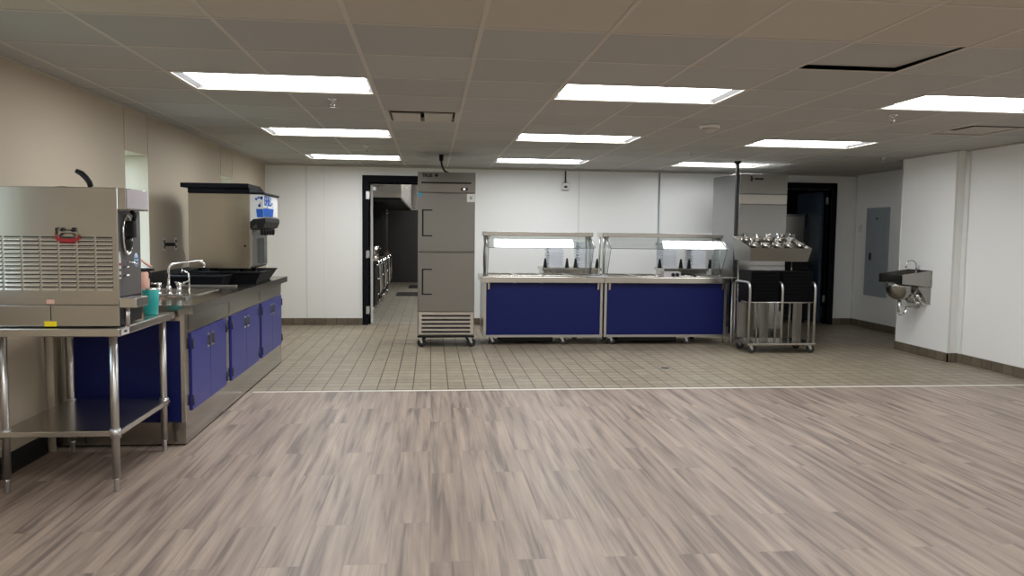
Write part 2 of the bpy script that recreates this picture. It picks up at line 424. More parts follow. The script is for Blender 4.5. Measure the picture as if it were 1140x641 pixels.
# supply diffuser vent
def vent(k, label, nm):
    x0, y0 = gx(k[0]), gy(k[1])
    t = thing('ceiling_vent', label, 'ceiling vent', (x0+.305, y0+.3, H))
    b = MB(); b.box(x0+.012, x0+.598, y0+.012, y0+.626, H+.06, H+.07); b.build('backing', 'dgrey', t)
    f = MB()
    for a in ((x0+.012, x0+.598, y0+.012, y0+.04), (x0+.012, x0+.598, y0+.595, y0+.626), (x0+.012, x0+.04, y0+.04, y0+.595), (x0+.57, x0+.598, y0+.04, y0+.595)): f.box(*a, H-.004, H+.03)
    f.build('frame', 'tbar', t)
    p = MB()
    if nm:
        p.box(x0+.06, x0+.29, y0+.12, y0+.56, H-.012, H-.004, .002); p.box(x0+.32, x0+.55, y0+.12, y0+.56, H-.008, H, .002)
        p.build('deflector_plate', 'tbar', t)
    else:
        for j in range(7): p.box(x0+.10, x0+.56, y0+.1+j*.066, y0+.14+j*.066, H+.004, H+.010, .001)
        p.build('slat', 'tbar', t)
        q = MB(); q.box(x0+.07, x0+.598, y0+.0, y0+.03, H-.008, H-.004); q.box(x0+.05, x0+.09, y0+.0, y0+.29, H-.008, H-.004); q.build('edge_gap', 'blackm', t)
vent(VENT1, 'grey ceiling air vent with two plates in front of the fridge', True)
vent(VENT2, 'ceiling return grille with black edges near the right wall', False)

# sprinklers, smoke detector
def sprinkler(x, y, label):
    t = thing('sprinkler_head', label, 'sprinkler', (x, y, H), 'ceiling sprinklers')
    MB().lathe((x, y, H), [(.038, 0), (.036, -.008), (.012, -.012)], 20).build('escutcheon', 'chrome', t)
    s = MB(); s.tube([(x, y, H-.008), (x, y, H-.03)], .008, 8)
    s.tube([(x-.006, y, H-.028), (x-.016, y, H-.042), (x-.003, y, H-.058)], .0035, 6); s.tube([(x+.006, y, H-.028), (x+.016, y, H-.042), (x+.003, y, H-.058)], .0035, 6)
    s.lathe((x, y, H-.06), [(.018, 0), (.018, -.002)], 14); s.build('deflector', 'chrome', t)
    return t
s0 = sprinkler(-.712, 5.85, 'chrome sprinkler head behind the nearest left ceiling light')
for (x, y, lb) in ((3.572, 5.85, 'chrome sprinkler head behind the nearest right ceiling light'), (5.40, 9.0, 'chrome sprinkler head by the pillar with the hand sink'),
                   (3.01, 8.94, 'chrome sprinkler head above the serving line'), (-.72, 8.95, 'chrome sprinkler head between the two farther left ceiling lights')):
    dup(s0, (x, y, H), lb)
t = thing('smoke_detector', 'round beige smoke detector on the ceiling beyond the near centre light', 'smoke detector', (2.41, 6.7, H))
MB().lathe((2.41, 6.7, H), [(.09, 0), (.09, -.014), (.082, -.022)], 28).build('base', M['whiteenamel'], t)
b = MB().lathe((2.41, 6.7, H), [(.066, -.022), (.058, -.045), (.034, -.06), (.0, -.062)], 28); b.build('cover', 'tbar', t)

# ------------------------------------------------------------------ walls
def wall_with_holes(mb, a0, a1, z0, z1, holes, put):
    """splits a wall into boxes round openings; holes: (a0,a1,z0,z1) sorted"""
    cur = a0
    for h in holes:
        if h[0] > cur: put(mb, cur, h[0], z0, z1)
        if h[2] > z0: put(mb, h[0], h[1], z0, h[2])
        if h[3] < z1: put(mb, h[0], h[1], h[3], z1)
        cur = h[1]
    if cur < a1: put(mb, cur, a1, z0, z1)
W1 = (6.45, 6.95, 1.05, 1.99); W2 = (9.26, 9.77, 1.05, 1.99); W3 = (3.64, 4.14, 1.05, 1.99)
w = MB(); wall_with_holes(w, FY, BY+TH, 0, 2.62, [W3, W1, W2], lambda m, a, b, z, y: m.box(LX-.28, LX, a, b, z, y)); struct('wall_left', w, 'wallb')
DL = (-.91, .05, 0, 2.09); DR = (5.42, 6.165, 0, 2.10)
w = MB(); wall_with_holes(w, -3.3, 7.7, 0, 2.62, [DL, DR], lambda m, a, b, z, y: m.box(a, b, BY, BY+.14, z, y)); struct('wall_back', w, 'wallw')
w = MB(); w.box(RX, RRX+.3, FY, 8.10, 0, 2.62); w.box(PX, RRX+.3, 8.10, 9.09, 0, 2.62); w.box(RRX, RRX+.3, 9.09, BY, 0, 2.62); struct('wall_right', w, 'wallw')
w = MB(); w.box(LX-.3, RRX+.3, FY-.15, FY, 0, 2.62); struct('wall_front', w, 'wallbk')
# baseboards
b = MB(); b.box(LX+.0, DL[0]-.09, BY-.012, BY, 0, .1); b.box(DR[1]+.09, RRX, BY-.012, BY, 0, .1); b.box(.14, DR[0]-.09, BY-.012, BY, 0, .1); struct('baseboard_back', b, 'basetile')
b = MB(); b.box(RX-.012, RX, LINE-2.5, 8.09, 0, .1); b.box(PX-.012, PX, 8.088, 9.1, 0, .1); b.box(PX-.012, RX, 8.088, 8.10, 0, .1); b.box(PX, RRX, 9.09, 9.102, 0, .1); b.box(RRX-.012, RRX, 9.1, BY-.012, 0, .1); struct('baseboard_right', b, 'basetile')
b = MB(); b.prism([(LX, 0), (LX+.05, 0), (LX+.012, .02), (LX+.008, .1), (LX, .1)], FY, 5.09, 'Y'); struct('baseboard_left', b, 'blackm')
# wall panel seams
b = MB()
for x in (-1.80, 2.2, 4.65): b.box(x-.012, x+.012, BY-.004, BY, .1, H)
b.box(-1.55+.0, -1.545, BY-.004, BY, .1, H)
struct('trim_2', b, 'seam')
b = MB()
for y in (7.0, 5.78, 4.56): b.box(RX-.004, RX, y-.012, y+.012, .1, H)
b.box(PX-.004, PX, 9.07, 9.09, .1, H); b.box(PX-.004, PX+.02, 8.096, 8.102, .1, H); b.box(RX-.02, RX, 8.03, 8.098, .1, H)
b.box(RRX-.02, RRX, BY-.02, BY, .1, H)
struct('trim_3', b, 'seam')
b = MB()
for y in (6.445, 6.955): b.box(LX, LX+.003, y-.006, y+.006, 1.99, H)
for y in (9.255, 9.775): b.box(LX, LX+.003, y-.006, y+.006, 1.99 if y > 9 else .1, H)
struct('trim_4', b, 'seamb')
b = MB(); b.box(LX, RRX, BY-.02, BY, H-.025, H-.004); struct('trim_5', b, 'tbar')
b = MB(); b.box(LX, LX+.02, FY, BY, H-.01, H-.003); b.box(RX-.02, RX, FY, 8.09, H-.012, H-.003); b.box(PX-.02, PX, 8.04, 9.1, H-.012, H-.003); struct('trim_6', b, 'tbar')
# windows
for i, W in enumerate((W1, W2, W3)):
    f = MB()
    for a in ((W[0], W[0]+.03, W[2], W[3]), (W[1]-.03, W[1], W[2], W[3]), (W[0], W[1], W[2], W[2]+.03), (W[0], W[1], W[3]-.03, W[3])): f.box(LX-.26, LX-.22, *a)
    wo = struct('window_%d' % (i+1), f, 'white')
    p = MB(); p.box(LX-.242, LX-.238, W[0]+.03, W[1]-.03, W[2]+.03, W[3]-.03); NOORG[0] = True; p.build('pane', 'winglass', wo)
    p = MB(); p.box(LX-.28, LX+.012, W[0]-.01, W[1]+.01, W[2]-.02, W[2]+.003); p.build('window_sill', 'white', wo); NOORG[0] = False
# outside
g = MB(); g.quad((-30, -10, -.3), (LX-.28, -10, -.3), (LX-.28, 40, -.3), (-30, 40, -.3)); struct('ground', g, 'grass')

# doorways
def frame(name, D, leftf=.09, rightf=.09):
    f = MB(); y0, y1 = BY-.02, BY+.16
    f.box(D[0]-leftf, D[0]+.0, y0, y1, 0, D[3]+.1, .003); f.box(D[1], D[1]+rightf, y0, y1, 0, D[3]+.1, .003); f.box(D[0], D[1], y0, y1, D[3], D[3]+.1, .003)
    f.box(D[0], D[0]+.02, BY+.07, BY+.1, 0, D[3]); f.box(D[1]-.02, D[1], BY+.07, BY+.1, 0, D[3]); f.box(D[0], D[1], BY+.07, BY+.1, D[3]-.02, D[3])
    return struct(name, f, 'blackf')
d1 = frame('door_1', DL)
NOORG[0] = True
h = MB()
for z in (.22, 1.04, 1.90): h.box(DL[0]-.001, DL[0]+.012, BY-.018, BY+.05, z-.055, z+.055); 
for z in (.22, 1.04, 1.90): h.box(DL[0]-.035, DL[0]+.0, BY-.026, BY-.02, z-.055, z+.055)
h.build('hinge', 'zinc', d1)
lf = MB(); lf.prism([(DL[0]+.012, BY+.165), (DL[0]+.05, BY+.175), (DL[0]-.20, BY+1.05), (DL[0]-.24, BY+1.04)], .01, 2.06, 'Z'); lf.build('door_leaf', 'whiteenamel', d1)
cl = MB(); cl.box(DL[0]+.03, DL[0]+.08, BY+.2, BY+.45, 1.98, 2.04, .004); cl.tube([(DL[0]+.1, BY+.3, 2.05), (DL[0]+.26, BY+.12, 2.055)], .008); cl.tube([(DL[0]+.26, BY+.12, 2.055), (DL[0]+.2, BY+.09, 2.06)], .008); cl.build('door_closer', 'zinc', d1)
NOORG[0] = False
d2 = frame('door_2', DR)
NOORG[0] = True
h = MB()
for z in (.40, 1.93): h.box(DR[1]-.05, DR[1]-.004, BY+.05, BY+.066, z-.055, z+.055)
h.build('hinge', 'zinc', d2)
lf = MB(); lf.box(DR[1]-.065, DR[1]-.02, BY+.18, BY+.98, .01, 2.07, .002); lf.build('door_leaf', 'darkdoor', d2)
NOORG[0] = False
# kitchen shell
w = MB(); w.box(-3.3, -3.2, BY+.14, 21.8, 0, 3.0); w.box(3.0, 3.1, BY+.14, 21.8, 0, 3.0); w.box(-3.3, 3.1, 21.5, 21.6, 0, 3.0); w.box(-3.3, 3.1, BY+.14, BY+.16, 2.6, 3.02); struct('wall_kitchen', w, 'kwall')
w = MB(); w.box(-3.3, 3.1, BY+.14, 21.6, 3.0, 3.05); struct('ceiling_kitchen', w, 'ceil')
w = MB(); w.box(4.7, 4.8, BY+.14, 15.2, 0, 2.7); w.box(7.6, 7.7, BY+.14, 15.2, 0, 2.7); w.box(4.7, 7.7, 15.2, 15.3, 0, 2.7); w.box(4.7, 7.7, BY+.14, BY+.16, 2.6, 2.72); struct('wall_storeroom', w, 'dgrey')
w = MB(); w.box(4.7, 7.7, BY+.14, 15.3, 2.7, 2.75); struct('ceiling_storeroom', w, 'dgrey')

def obj1(name, mb, mats, label, cat, group=None): return tag(mb.build(name, mats), label, cat, group)

# kitchen contents
t = thing('exhaust_hood', 'stainless exhaust hood hanging over the cooking line in the kitchen', 'hood', (-1.5, 16.7, 1.91))
MB().box(-2.7, -.51, 13.5, 20.2, 1.95, 2.9).build('canopy', 'steelx', t)
m = MB(); m.box(-2.7, -.51, 13.5, 20.2, 1.91, 1.949); m.build('filter_bank', 'blackm', t)
t = thing('kitchen_light', 'bright ceiling light inside the kitchen behind the left doorway', 'ceiling light', (1.0, 16, 3.0))
for y in (14.0, 18.0):
    m = MB(); m.box(.6, 1.2, y-.6, y+.6, 2.93, 2.999); m.build('housing', 'whiteenamel', t)
    m = MB(); m.quad((.62, y-.58, 2.928), (.62, y+.58, 2.928), (1.18, y+.58, 2.928), (1.18, y-.58, 2.928)); m.build('diffuser', 'lumk', t, recalc=False)
w = MB()
for k in range(12): w.box(-3.1+k*.5, -2.605+k*.5, 21.47, 21.5, 1.95, 2.98, .004)
struct('wall_kitchen_upper', w, 'steelx')
obj1('floor_mat', MB().box(-.75, .8, 16.9, 17.8, .001, .015, .004), 'rubber', 'nearer black rubber mat on the kitchen floor', 'floor mat', 'kitchen floor mats')
obj1('floor_mat', MB().box(-.55, .8, 19.2, 20.2, .001, .015, .004), 'rubber', 'farther black rubber mat by the kitchen back wall', 'floor mat', 'kitchen floor mats')
# cooking line along the kitchen's left side
def range_unit(y0, y1, h, label, chrome=True):
    t = thing('cooking_range', label, 'cooking range', (-1.3, (y0+y1)/2, 0), 'cooking line in the kitchen')
    MB().box(-1.75, -.93, y0+.02, y1-.02, .14, h-.04, .005).build('body', 'blackm', t)
    MB().box(-1.75, -.88, y0, y1, h-.04, h, .004).build('cooktop', 'steelx', t)
    m = MB()
    for z in (.32, .58): m.tube([(-.9, y0+.1, z), (-.87, y0+.14, z), (-.87, y1-.14, z), (-.9, y1-.1, z)], .012, 8)
    m.build('oven_handle', 'chrome', t)
    for y in (y0+.08, y1-.08):
        for x in (-1.7, -.96): MB().tube([(x, y, .141), (x, y, .03), (x, y, 0)], [.025, .022, .015], 8).build('leg', 'chrome', t)
    for j in range(4): MB().lathe((-.93, y0+.2+j*(y1-y0-.4)/3, h-.12), [(.02, 0), (.022, .02), (.018, .04)], 12, 'X').build('knob', 'chrome', t)
    for j, yy in enumerate((y0+.15, y0+.42, y1-.3)):
        MB().tube([(-.90, yy, h-.02), (-.86, yy+.02, h-.16), (-.855, yy+.03, .5), (-.86, yy+.12, .36), (-.90, yy+.2, .30)], .013, 8).build('gas_pipe', 'chrome', t)
    return t
range_unit(13.2, 14.3, .92, 'nearest steel topped range on the left side of the kitchen')
range_unit(14.6, 15.7, .92, 'second steel topped range on the left side of the kitchen')
range_unit(16.0, 17.4, .92, 'third steel topped range on the left side of the kitchen')
t = thing('wall_oven', 'tall black oven standing on the steel kitchen range', 'oven', (-1.2, 15.1, .921))
MB().box(-1.6, -.86, 14.7, 15.6, .93, 1.95, .01).build('body', 'blackm', t)
MB().box(-.86, -.84, 14.75, 15.55, 1.0, 1.8, .004).build('door', 'black', t)
MB().tube([(-.84, 14.8, 1.72), (-.81, 14.85, 1.72), (-.81, 15.45, 1.72), (-.84, 15.5, 1.72)], .01).build('handle', 'chrome', t)
t = thing('utility_cart', 'chrome wire cart with pots just inside the left doorway', 'cart', (-1.0, 16, 0))
# replaced by pot and hose details on the ranges
COL.objects.unlink(t); bpy.data.objects.remove(t)
for (y, z, r, lb) in ((13.55, .92, .11, 'steel pot on the nearest kitchen range'), (14.0, .92, .08, 'smaller steel pot on the nearest kitchen range')):
    t = thing('stock_pot', lb, 'pot', (-1.0, y, z))
    MB().lathe((-1.0, y, z), [(r, .001), (r, .2), (r-.006, .2), (r-.008, .01), (0, .008)], 20).build('pot_body', 'steel', t)
    m = MB(); m.tube([(-1.0-r, y-.03, z+.16), (-1.0-r-.03, y-.03, z+.16), (-1.0-r-.03, y+.03, z+.16), (-1.0-r, y+.03, z+.16)], .005, 6); m.tube([(-1.0+r, y-.03, z+.16), (-1.0+r+.03, y-.03, z+.16), (-1.0+r+.03, y+.03, z+.16), (-1.0+r, y+.03, z+.16)], .005, 6); m.build('handle', 'steel', t)
t = thing('gas_hose', 'orange handled gas valve beside the kitchen range', 'valve', (-.82, 16.2, 1.0))
t.location = (-.86, 16.2, .921); ORG[t.name] = Vector((-.86, 16.2, .921))
t.name = 'orange_container'; t['label'] = 'small orange container on the third kitchen range'; t['category'] = 'container'
ORG[t.name] = Vector((-.86, 16.2, .921))
MB().lathe((-.93, 16.2, .921), [(.05, 0), (.055, .14), (.05, .2), (.03, .22)], 16).build('container_body', 'orange', t)
MB().lathe((-.93, 16.2, 1.141), [(.03, 0), (.03, .03), (0, .032)], 12).build('lid', 'black', t)

# storeroom contents
t = thing('storeroom_fill', 'dim unseen fill light added inside the dark room behind the right doorway', 'ceiling light', (5.6, 13.6, 2.7))  # lamp added out of view to brighten the door leaf and cabinet
MB().box(5.3, 5.9, 13.2, 13.8, 2.64, 2.699).build('housing', 'whiteenamel', t)
m = MB(); m.quad((5.32, 13.22, 2.638), (5.32, 13.78, 2.638), (5.88, 13.78, 2.638), (5.88, 13.22, 2.638)); m.build('diffuser', 'lums', t, recalc=False)
t = thing('holding_cabinet', 'dim stainless cabinet inside the right doorway', 'cabinet', (5.75, 12.7, 0))
MB().box(5.35, 6.08, 12.3, 13.1, .12, 1.74, .01).build('body', 'cabin', t)
MB().box(5.38, 6.05, 12.275, 12.3, .16, 1.70, .006).build('door', 'steelx', t)
MB().tube([(6.09, 12.29, .15), (6.09, 12.29, 1.74)], .014, 8).build('corner_rail', 'tubes', t)
for x in (5.42, 6.0):
    for y in (12.38, 13.0): MB().tube([(x-.015, y, .055), (x+.015, y, .055)], .055, 14).build('caster', 'rubber', t)
t = thing('tray_rack', 'black rack of stacked trays inside the right doorway', 'rack', (5.87, 11.95, 0))
MB().box(5.50, 5.94, 11.86, 12.2, .06, 1.02, .01).build('body', 'blackm', t)
for j in range(8): MB().box(5.48, 5.985, 11.84, 12.2, .14+j*.115, .175+j*.115, .008).build('tray', 'black', t)
for x in (5.56, 5.9):
    for y in (11.9, 12.14): MB().tube([(x-.012, y, .032), (x+.012, y, .032)], .031, 12).build('caster', 'rubber', t)

# ------------------------------------------------------------------ reach-in fridge
FX0, FX1, FYY = -.158, .519, 9.32
t = thing('reach_in_fridge', 'tall stainless two door reach in fridge on casters left of the serving line', 'fridge', (.18, 9.7, 0))
MB().box(FX0, FX1, FYY+.045, 10.06, .14, 2.08, .006).build('cabinet_body', 'fridge', t)
m = MB().prism([(FYY+.045, 1.845), (FYY+.012, 1.845), (FYY+.005, 1.96), (FYY+.02, 2.08), (FYY+.045, 2.08)], FX0, FX1, 'X'); hd = m.build('header_panel', 'fridge', t)
MB().box(FX0+.04, FX1-.05, FYY-.002, FYY+.02, 1.945, 1.965, .003).build('header_groove', 'black', hd)
m = MB(); m.text('TRUE', .05, Matrix.Translation((FX0+.05, FYY+.006, 2.022)) @ FRONT, .003, .0016)
m.build('logo', 'blackm', hd); MB().box(FX0+.20, FX0+.235, FYY+.002, FYY+.014, 2.026, 2.06).build('emblem', 'blackm', hd)
MB().box(FX1-.17, FX1-.09, FYY-.003, FYY+.02, 1.868, 1.90, .003).build('display_housing', 'black', hd)
MB().box(FX1-.145, FX1-.120, FYY-.006, FYY-.003, 1.877, 1.893).build('display', 'screen', hd)
for (z0, z1, hz0, hz1) in ((1.145, 1.838, 1.325, 1.641), (.432, 1.130, .634, .943)):
    d = MB().box(FX0+.003, FX1-.003, FYY, FYY+.043, z0, z1, .006).build('door', 'fridge', t)
    r = MB()
    r.box(FX0+.05, FX0+.068, FYY-.016, FYY+.001, hz0, hz1, .002)
    r.box(FX0+.05, FX0+.17, FYY-.012, FYY+.001, hz1-.014, hz1, .002); r.box(FX0+.05, FX0+.17, FYY-.012, FYY+.001, hz0, hz0+.014, .002)
    r.build('handle', 'black', d)
m = MB(); m.box(FX1-.10, FX1-.005, FYY-.002, FYY, 1.735, 1.83); m.mi = 1; m.box(FX1-.068, FX1-.038, FYY-.003, FYY-.002, 1.765, 1.80); m.build('sticker', ['white', 'grey'], t)
MB().box(FX0+.001, FX0+.045, FYY-.003, FYY+.006, 1.79, 1.835).build('sticker', plain('sticker_blue', srgb(70, 160, 200), .4), t)
gm = MB(); gm.box(FX0+.008, FX1-.008, FYY+.02, FYY+.045, .155, .428, .003); gm.mi = 1
for j in range(5): gm.box(FX0+.05, FX1-.05, FYY+.012, FYY+.022, .178+j*.048, .200+j*.048)
gm.build('grille', ['steelx', 'blackm'], t)
MB().box(FX0, FX1, FYY+.02, 10.04, .118, .142, .004).build('base_rail', 'black', t)
def caster(x, y, h, r, parent, wheel='rubber', w=.028, axis='X'):
    """swivel caster: top plate, two fork cheeks, wheel; axis is the axle's direction"""
    m = MB(); m.box(x-.03, x+.03, y-.03, y+.03, h-.008, h-.001)
    for s_ in (-1, 1):
        o = s_*(w/2+.004)
        if axis == 'X': m.prism([(y-.02, h-.008), (y+.02, h-.008), (y+.032, r*.9), (y+.012, r*.9)], x+o-.002, x+o+.002, 'X')
        else: m.prism([(x-.02, h-.008), (x+.02, h-.008), (x+.032, r*.9), (x+.012, r*.9)], y+o-.002, y+o+.002, 'Y')
    c = m.build('caster', 'zinc', parent)
    prof = [(r*.35, -.001), (r*.7, 0), (r, .004), (r, w-.004), (r*.7, w), (r*.35, w+.001)]
    q = (x-w/2, y+.02, r) if axis == 'X' else (x+.02, y-w/2, r)
    MB().lathe(q, prof, 20, axis).build('wheel', wheel, c)
for x in (FX0+.03, FX1-.05):
    for y in (FYY+.08, 9.96): caster(x, y, .119, .052, t, 'rubber', .03, 'Y')
c = MB(); c.tube([(.12, 9.79, 2.31), (.12, 9.79, 2.25), (.13, 9.79, 2.19), (.16, 9.78, 2.13), (.22, 9.77, 2.098), (.3, 9.76, 2.09)], .012, 8)
cd = c.build('power_cord', 'rubber', t); MB().tube([(.12, 9.79, H-.004), (.12, 9.79, 2.25)], [.032, .026], 14).build('plug', 'black', cd)

# ------------------------------------------------------------------ serving line
def serving_unit(X0, X1, label, wells, oa, ob):
    t = thing('serving_counter', label, 'serving counter', ((X0+X1)/2, 9.85, 0), 'blue fronted serving counters')
    YF, YB = 9.5, 10.2
    # frame with blue front panel
    f = MB(); s = .03
    f.box(X0, X0+s, YF, YF+s, .10, .78); f.box(X1-s, X1, YF, YF+s, .10, .78); f.box(X0+s, X1-s, YF, YF+s, .10, .128)
    f.box(X0, X0+s, YB-s, YB, .10, .78); f.box(X1-s, X1, YB-s, YB, .10, .78); f.box(X0, X0+s, YF+s, YB-s, .10, .128); f.box(X1-s, X1, YF+s, YB-s, .10, .128)
    f.build('frame', 'tubes', t)
    MB().box(X0+s, X1-s, YF+.012, YF+.028, .128, .765).build('front_panel', 'bluelam', t)
    m = MB(); m.box(X0+.005, X0+.02, YF+.03, YB-.03, .128, .765); m.box(X1-.02, X1-.005, YF+.03, YB-.03, .128, .765); m.build('side_panel', 'steel', t)
    MB().box(X0+.2, X1-.6, YF+.10, YB-.03, .035, .10, .01).build('undercarriage', 'blackm', t)
    MB().box(X0+s, X1-s, YF+.06, YB-.04, .135, .155).build('undershelf', 'steelx', t)
    # countertop with openings for the wells
    m = MB(); TY0, TY1 = 9.45, 10.24; zt, zb = .845, .775
    m.box(X0-oa, X1+ob, TY0, TY0+.012, zb, zt, .003); m.box(X0-oa, X1+ob, TY1-.012, TY1, zb, zt); m.box(X0-oa, X0-oa+.012, TY0, TY1, zb, zt); m.box(X1+ob-.012, X1+ob, TY0, TY1, zb, zt)
    wy0, wy1 = 9.66, 10.14; n = wells; wd = (X1-X0-.12)/n
    m.box(X0-oa+.012, X1+ob-.012, TY0+.012, wy0, zt-.012, zt); m.box(X0-oa+.012, X1+ob-.012, wy1, TY1-.012, zt-.012, zt)
    edges = [X0-oa+.012]+sum([[X0+.06+k*wd+.02, X0+.06+(k+1)*wd-.02] for k in range(n)], [])+[X1+ob-.012]
    for k in range(0, len(edges), 2): m.box(edges[k], edges[k+1], wy0, wy1, zt-.012, zt)
    m.build('countertop', 'steelx', t)
    for k in range(n):
        a, b = X0+.06+k*wd+.02, X0+.06+(k+1)*wd-.02
        p = MB()
        for q in ((a-.015, b+.015, wy0-.015, wy0+.004), (a-.015, b+.015, wy1-.004, wy1+.015), (a-.015, a+.004, wy0, wy1), (b-.004, b+.015, wy0, wy1)): p.box(*q, zt, zt+.012, .002)
        p.box(a, b, wy0, wy1, .70, .705)
        for q in ((a, a+.003, wy0, wy1), (b-.003, b, wy0, wy1), (a, b, wy0, wy0+.003), (a, b, wy1-.003, wy1)): p.box(*q, .70, zt)
        p.build('food_well', 'steelx', t)
    # brackets below the top edge
    m = MB()
    for x in (X0+.06, X1-.06): m.prism([(YF-.03, .774), (YF, .774), (YF, .69), (YF-.012, .69)], x-.012, x+.012, 'X')
    m.build('bracket', 'steelx', t)
    for x, y in ((X0+.10, YF+.09), (X1-.50, YF+.07), (X0+.12, YB-.12), (X1-.26, YB-.12)): caster(x, y, .10, .042, t, 'dgrey', .032, 'Y')
    return t
def guard(t, X0, X1):
    # posts, top shelf, canted glass, end glass
    for x in (X0, X1):
        g = MB(); g.tube([(x, 9.86, .846), (x, 9.86, 1.345)], .013, 10); g.tube([(x, 10.12, .846), (x, 10.12, 1.345)], .012, 10); g.lathe((x, 9.86, .846), [(.03, 0), (.03, .008), (.014, .014)], 16)
        s = -1 if x == X1 else 1
        g.prism([(x-.005*s, 1.345), (x+.07*s, 1.345), (x+.01*s, 1.24), (x-.005*s, 1.24)], 9.85, 9.87, 'Y')
        g.tube([(x, 9.86, 1.33), (x, 9.7, 1.27), (x, 9.56, 1.205)], .008, 8)
        g.build('guard_post', 'tubes', t)
    MB().box(X0-.03, X1+.03, 9.82, 10.15, 1.338, 1.39, .004).build('guard_shelf', 'steelx', t)
    m = MB(); m.hexa([(X0+.01, 9.55, 1.20), (X1-.01, 9.55, 1.20), (X1-.01, 9.556, 1.20), (X0+.01, 9.556, 1.20)], [(X0+.01, 9.84, 1.343), (X1-.01, 9.84, 1.343), (X1-.01, 9.846, 1.343), (X0+.01, 9.846, 1.343)])
    m.build('canted_glass', 'glass', t)
    MB().box(X0+.01, X1-.01, 9.545, 9.557, 1.193, 1.201, .002).build('glass_edge', plain('glass_edge', srgb(120, 128, 124), .2) if 'ge' not in M else M['ge'], t)
    for x in (X0+.02, X1-.02):
        MB().prism([(9.84, 1.345), (9.55, 1.20), (9.74, .87), (10.1, .87), (10.1, 1.345)], x-.003, x+.003, 'X').build('end_glass', 'glass', t)
        e = MB(); e.tube([(x, 9.84, 1.345), (x, 9.552, 1.20), (x, 9.742, .87)], .003, 6); e.build('end_glass_edge', 'dgrey', t)
M['ge'] = plain('glass_edge', srgb(120, 128, 124), .2)
U1 = serving_unit(.64, 2.115, 'left serving counter with blue front and glass sneeze guard beside the fridge', 4, .03, .008); guard(U1, .68, 2.02)
U2 = serving_unit(2.137, 3.70, 'right serving counter with blue front and glass sneeze guard beside the steel cabinet', 4, .008, .03); guard(U2, 2.2, 3.73)
# end piece
t = thing('end_table', 'narrow stainless end table with blue panel between serving counter and tray cart', 'table', (3.86, 9.85, 0))
MB().box(3.745, 3.965, 9.45, 9.78, .80, .845, .004).build('tabletop', 'steelx', t)
for x in (3.765, 3.945):
    for y in (9.48, 9.75): MB().tube([(x, y, .80), (x, y, .04), (x, y, 0)], [.014, .014, .01], 10).build('leg', 'tubes', t)
MB().box(3.78, 3.93, 9.60, 9.615, .13, .79).build('side_panel', 'bluelam', t)
# utility pole
t = thing('power_pole', 'dark power pole from the ceiling down behind the end of the serving line', 'pole', (3.925, 9.83, 0))
MB().box(3.905, 3.94, 9.81, 9.85, .0, H-.004, .004).build('pole', 'dgrey', t)
m = MB(); m.lathe((3.922, 9.83, H-.002), [(.045, 0), (.045, -.02), (.024, -.05)], 16); m.build('ceiling_flange', 'blackm', t)

# heat/toaster box etc on the counter
t = thing('control_box', 'white box with two black knobs on the right serving counter', 'control box', (3.0, 9.6, .858))
t.location = (3.0, 9.55, .846); ORG[t.name] = Vector((3.0, 9.55, .846))
MB().box(2.885, 3.10, 9.50, 9.64, .847, .915, .005).build('body', 'lilac', t)
for x in (3.0, 3.055): MB().lathe((x, 9.499, .88), [(.024, 0), (.022, -.02), (.016, -.026)], 16, 'Y').build('knob', 'black', t)
t = thing('tongs', 'black handled utensil lying right of the white control box', 'utensil', (3.2, 9.55, .846))
m = MB(); m.tube([(3.115, 9.56, .875), (3.17, 9.55, .893), (3.24, 9.54, .885), (3.31, 9.52, .864)], [.016, .018, .018, .014], 8); m.build('handle', 'black', t)
m = MB(); m.tube([(3.128, 9.565, .87), (3.118, 9.60, .853)], .008, 8); m.build('head', 'steel', t)
t = thing('sheet_pan', 'flat white edged pan lying across the joint of the serving counters', 'pan', (2.12, 9.52, .858))
t.location = (2.07, 9.55, .846); ORG[t.name] = Vector((2.07, 9.55, .846))
m = MB(); m.prism([(1.92, 9.645), (2.14, 9.645), (2.22, 9.46), (2.02, 9.46)], .846, .852, 'Z'); m.build('pan_base', 'foam', t)
m = MB(); m.tube([(1.92, 9.645, .856), (2.14, 9.645, .856), (2.22, 9.46, .856), (2.02, 9.46, .856), (1.92, 9.645, .856)], .005, 6); m.build('rim', 'steel', t)

# tray stands behind the serving line: dispensers with white foam trays
def dispenser_cart(X0, X1, label):
    t = thing('tray_dispenser_cart', label, 'cart', ((X0+X1)/2, 11.0, 0), 'tray dispenser carts behind the serving line')
    MB().box(X0, X1, 10.8, 11.3, .86, .90, .006).build('top', 'steelx', t)
    MB().box(X0+.02, X1-.02, 10.83, 11.27, .15, .86).build('body', 'steel', t)
    for x in (X0+.06, X1-.06):
        for y in (10.88, 11.22): caster(x, y, .15, .055, t)
    for c in ((X0+X1)/2-.215, (X0+X1)/2+.215):
        for s in (-1, 1):
            MB().prism([(c+s*.155-.028, .90), (c+s*.155+.028, .90), (c+s*.155+.008, 1.03), (c+s*.155-.008, 1.03)], 10.86, 10.89, 'Y').build('tray_guide', 'black', t)
    return t
dispenser_cart(1.54, 2.38, 'steel tray dispenser behind the left serving counter holding white trays')
dispenser_cart(3.28, 4.10-.17, 'steel tray dispenser behind the right serving counter holding white trays')
tr = MB(); c0 = (1.745, 11.05)
tr.prism([(-.092, 0), (.092, 0), (.098, .020), (.118, .023), (.118, .038), (-.118, .038), (-.118, .023), (-.098, .020)], -.14, .14, 'Y')
NOORG[0] = True; foam = tr.build('foam_tray', 'foam'); NOORG[0] = False
stk = [(1.745, 'left stack behind the left serving counter'), (2.175, 'right stack behind the left serving counter'), (3.39, 'left stack behind the right serving counter'), (3.82, 'right stack behind the right serving counter')]
first = True
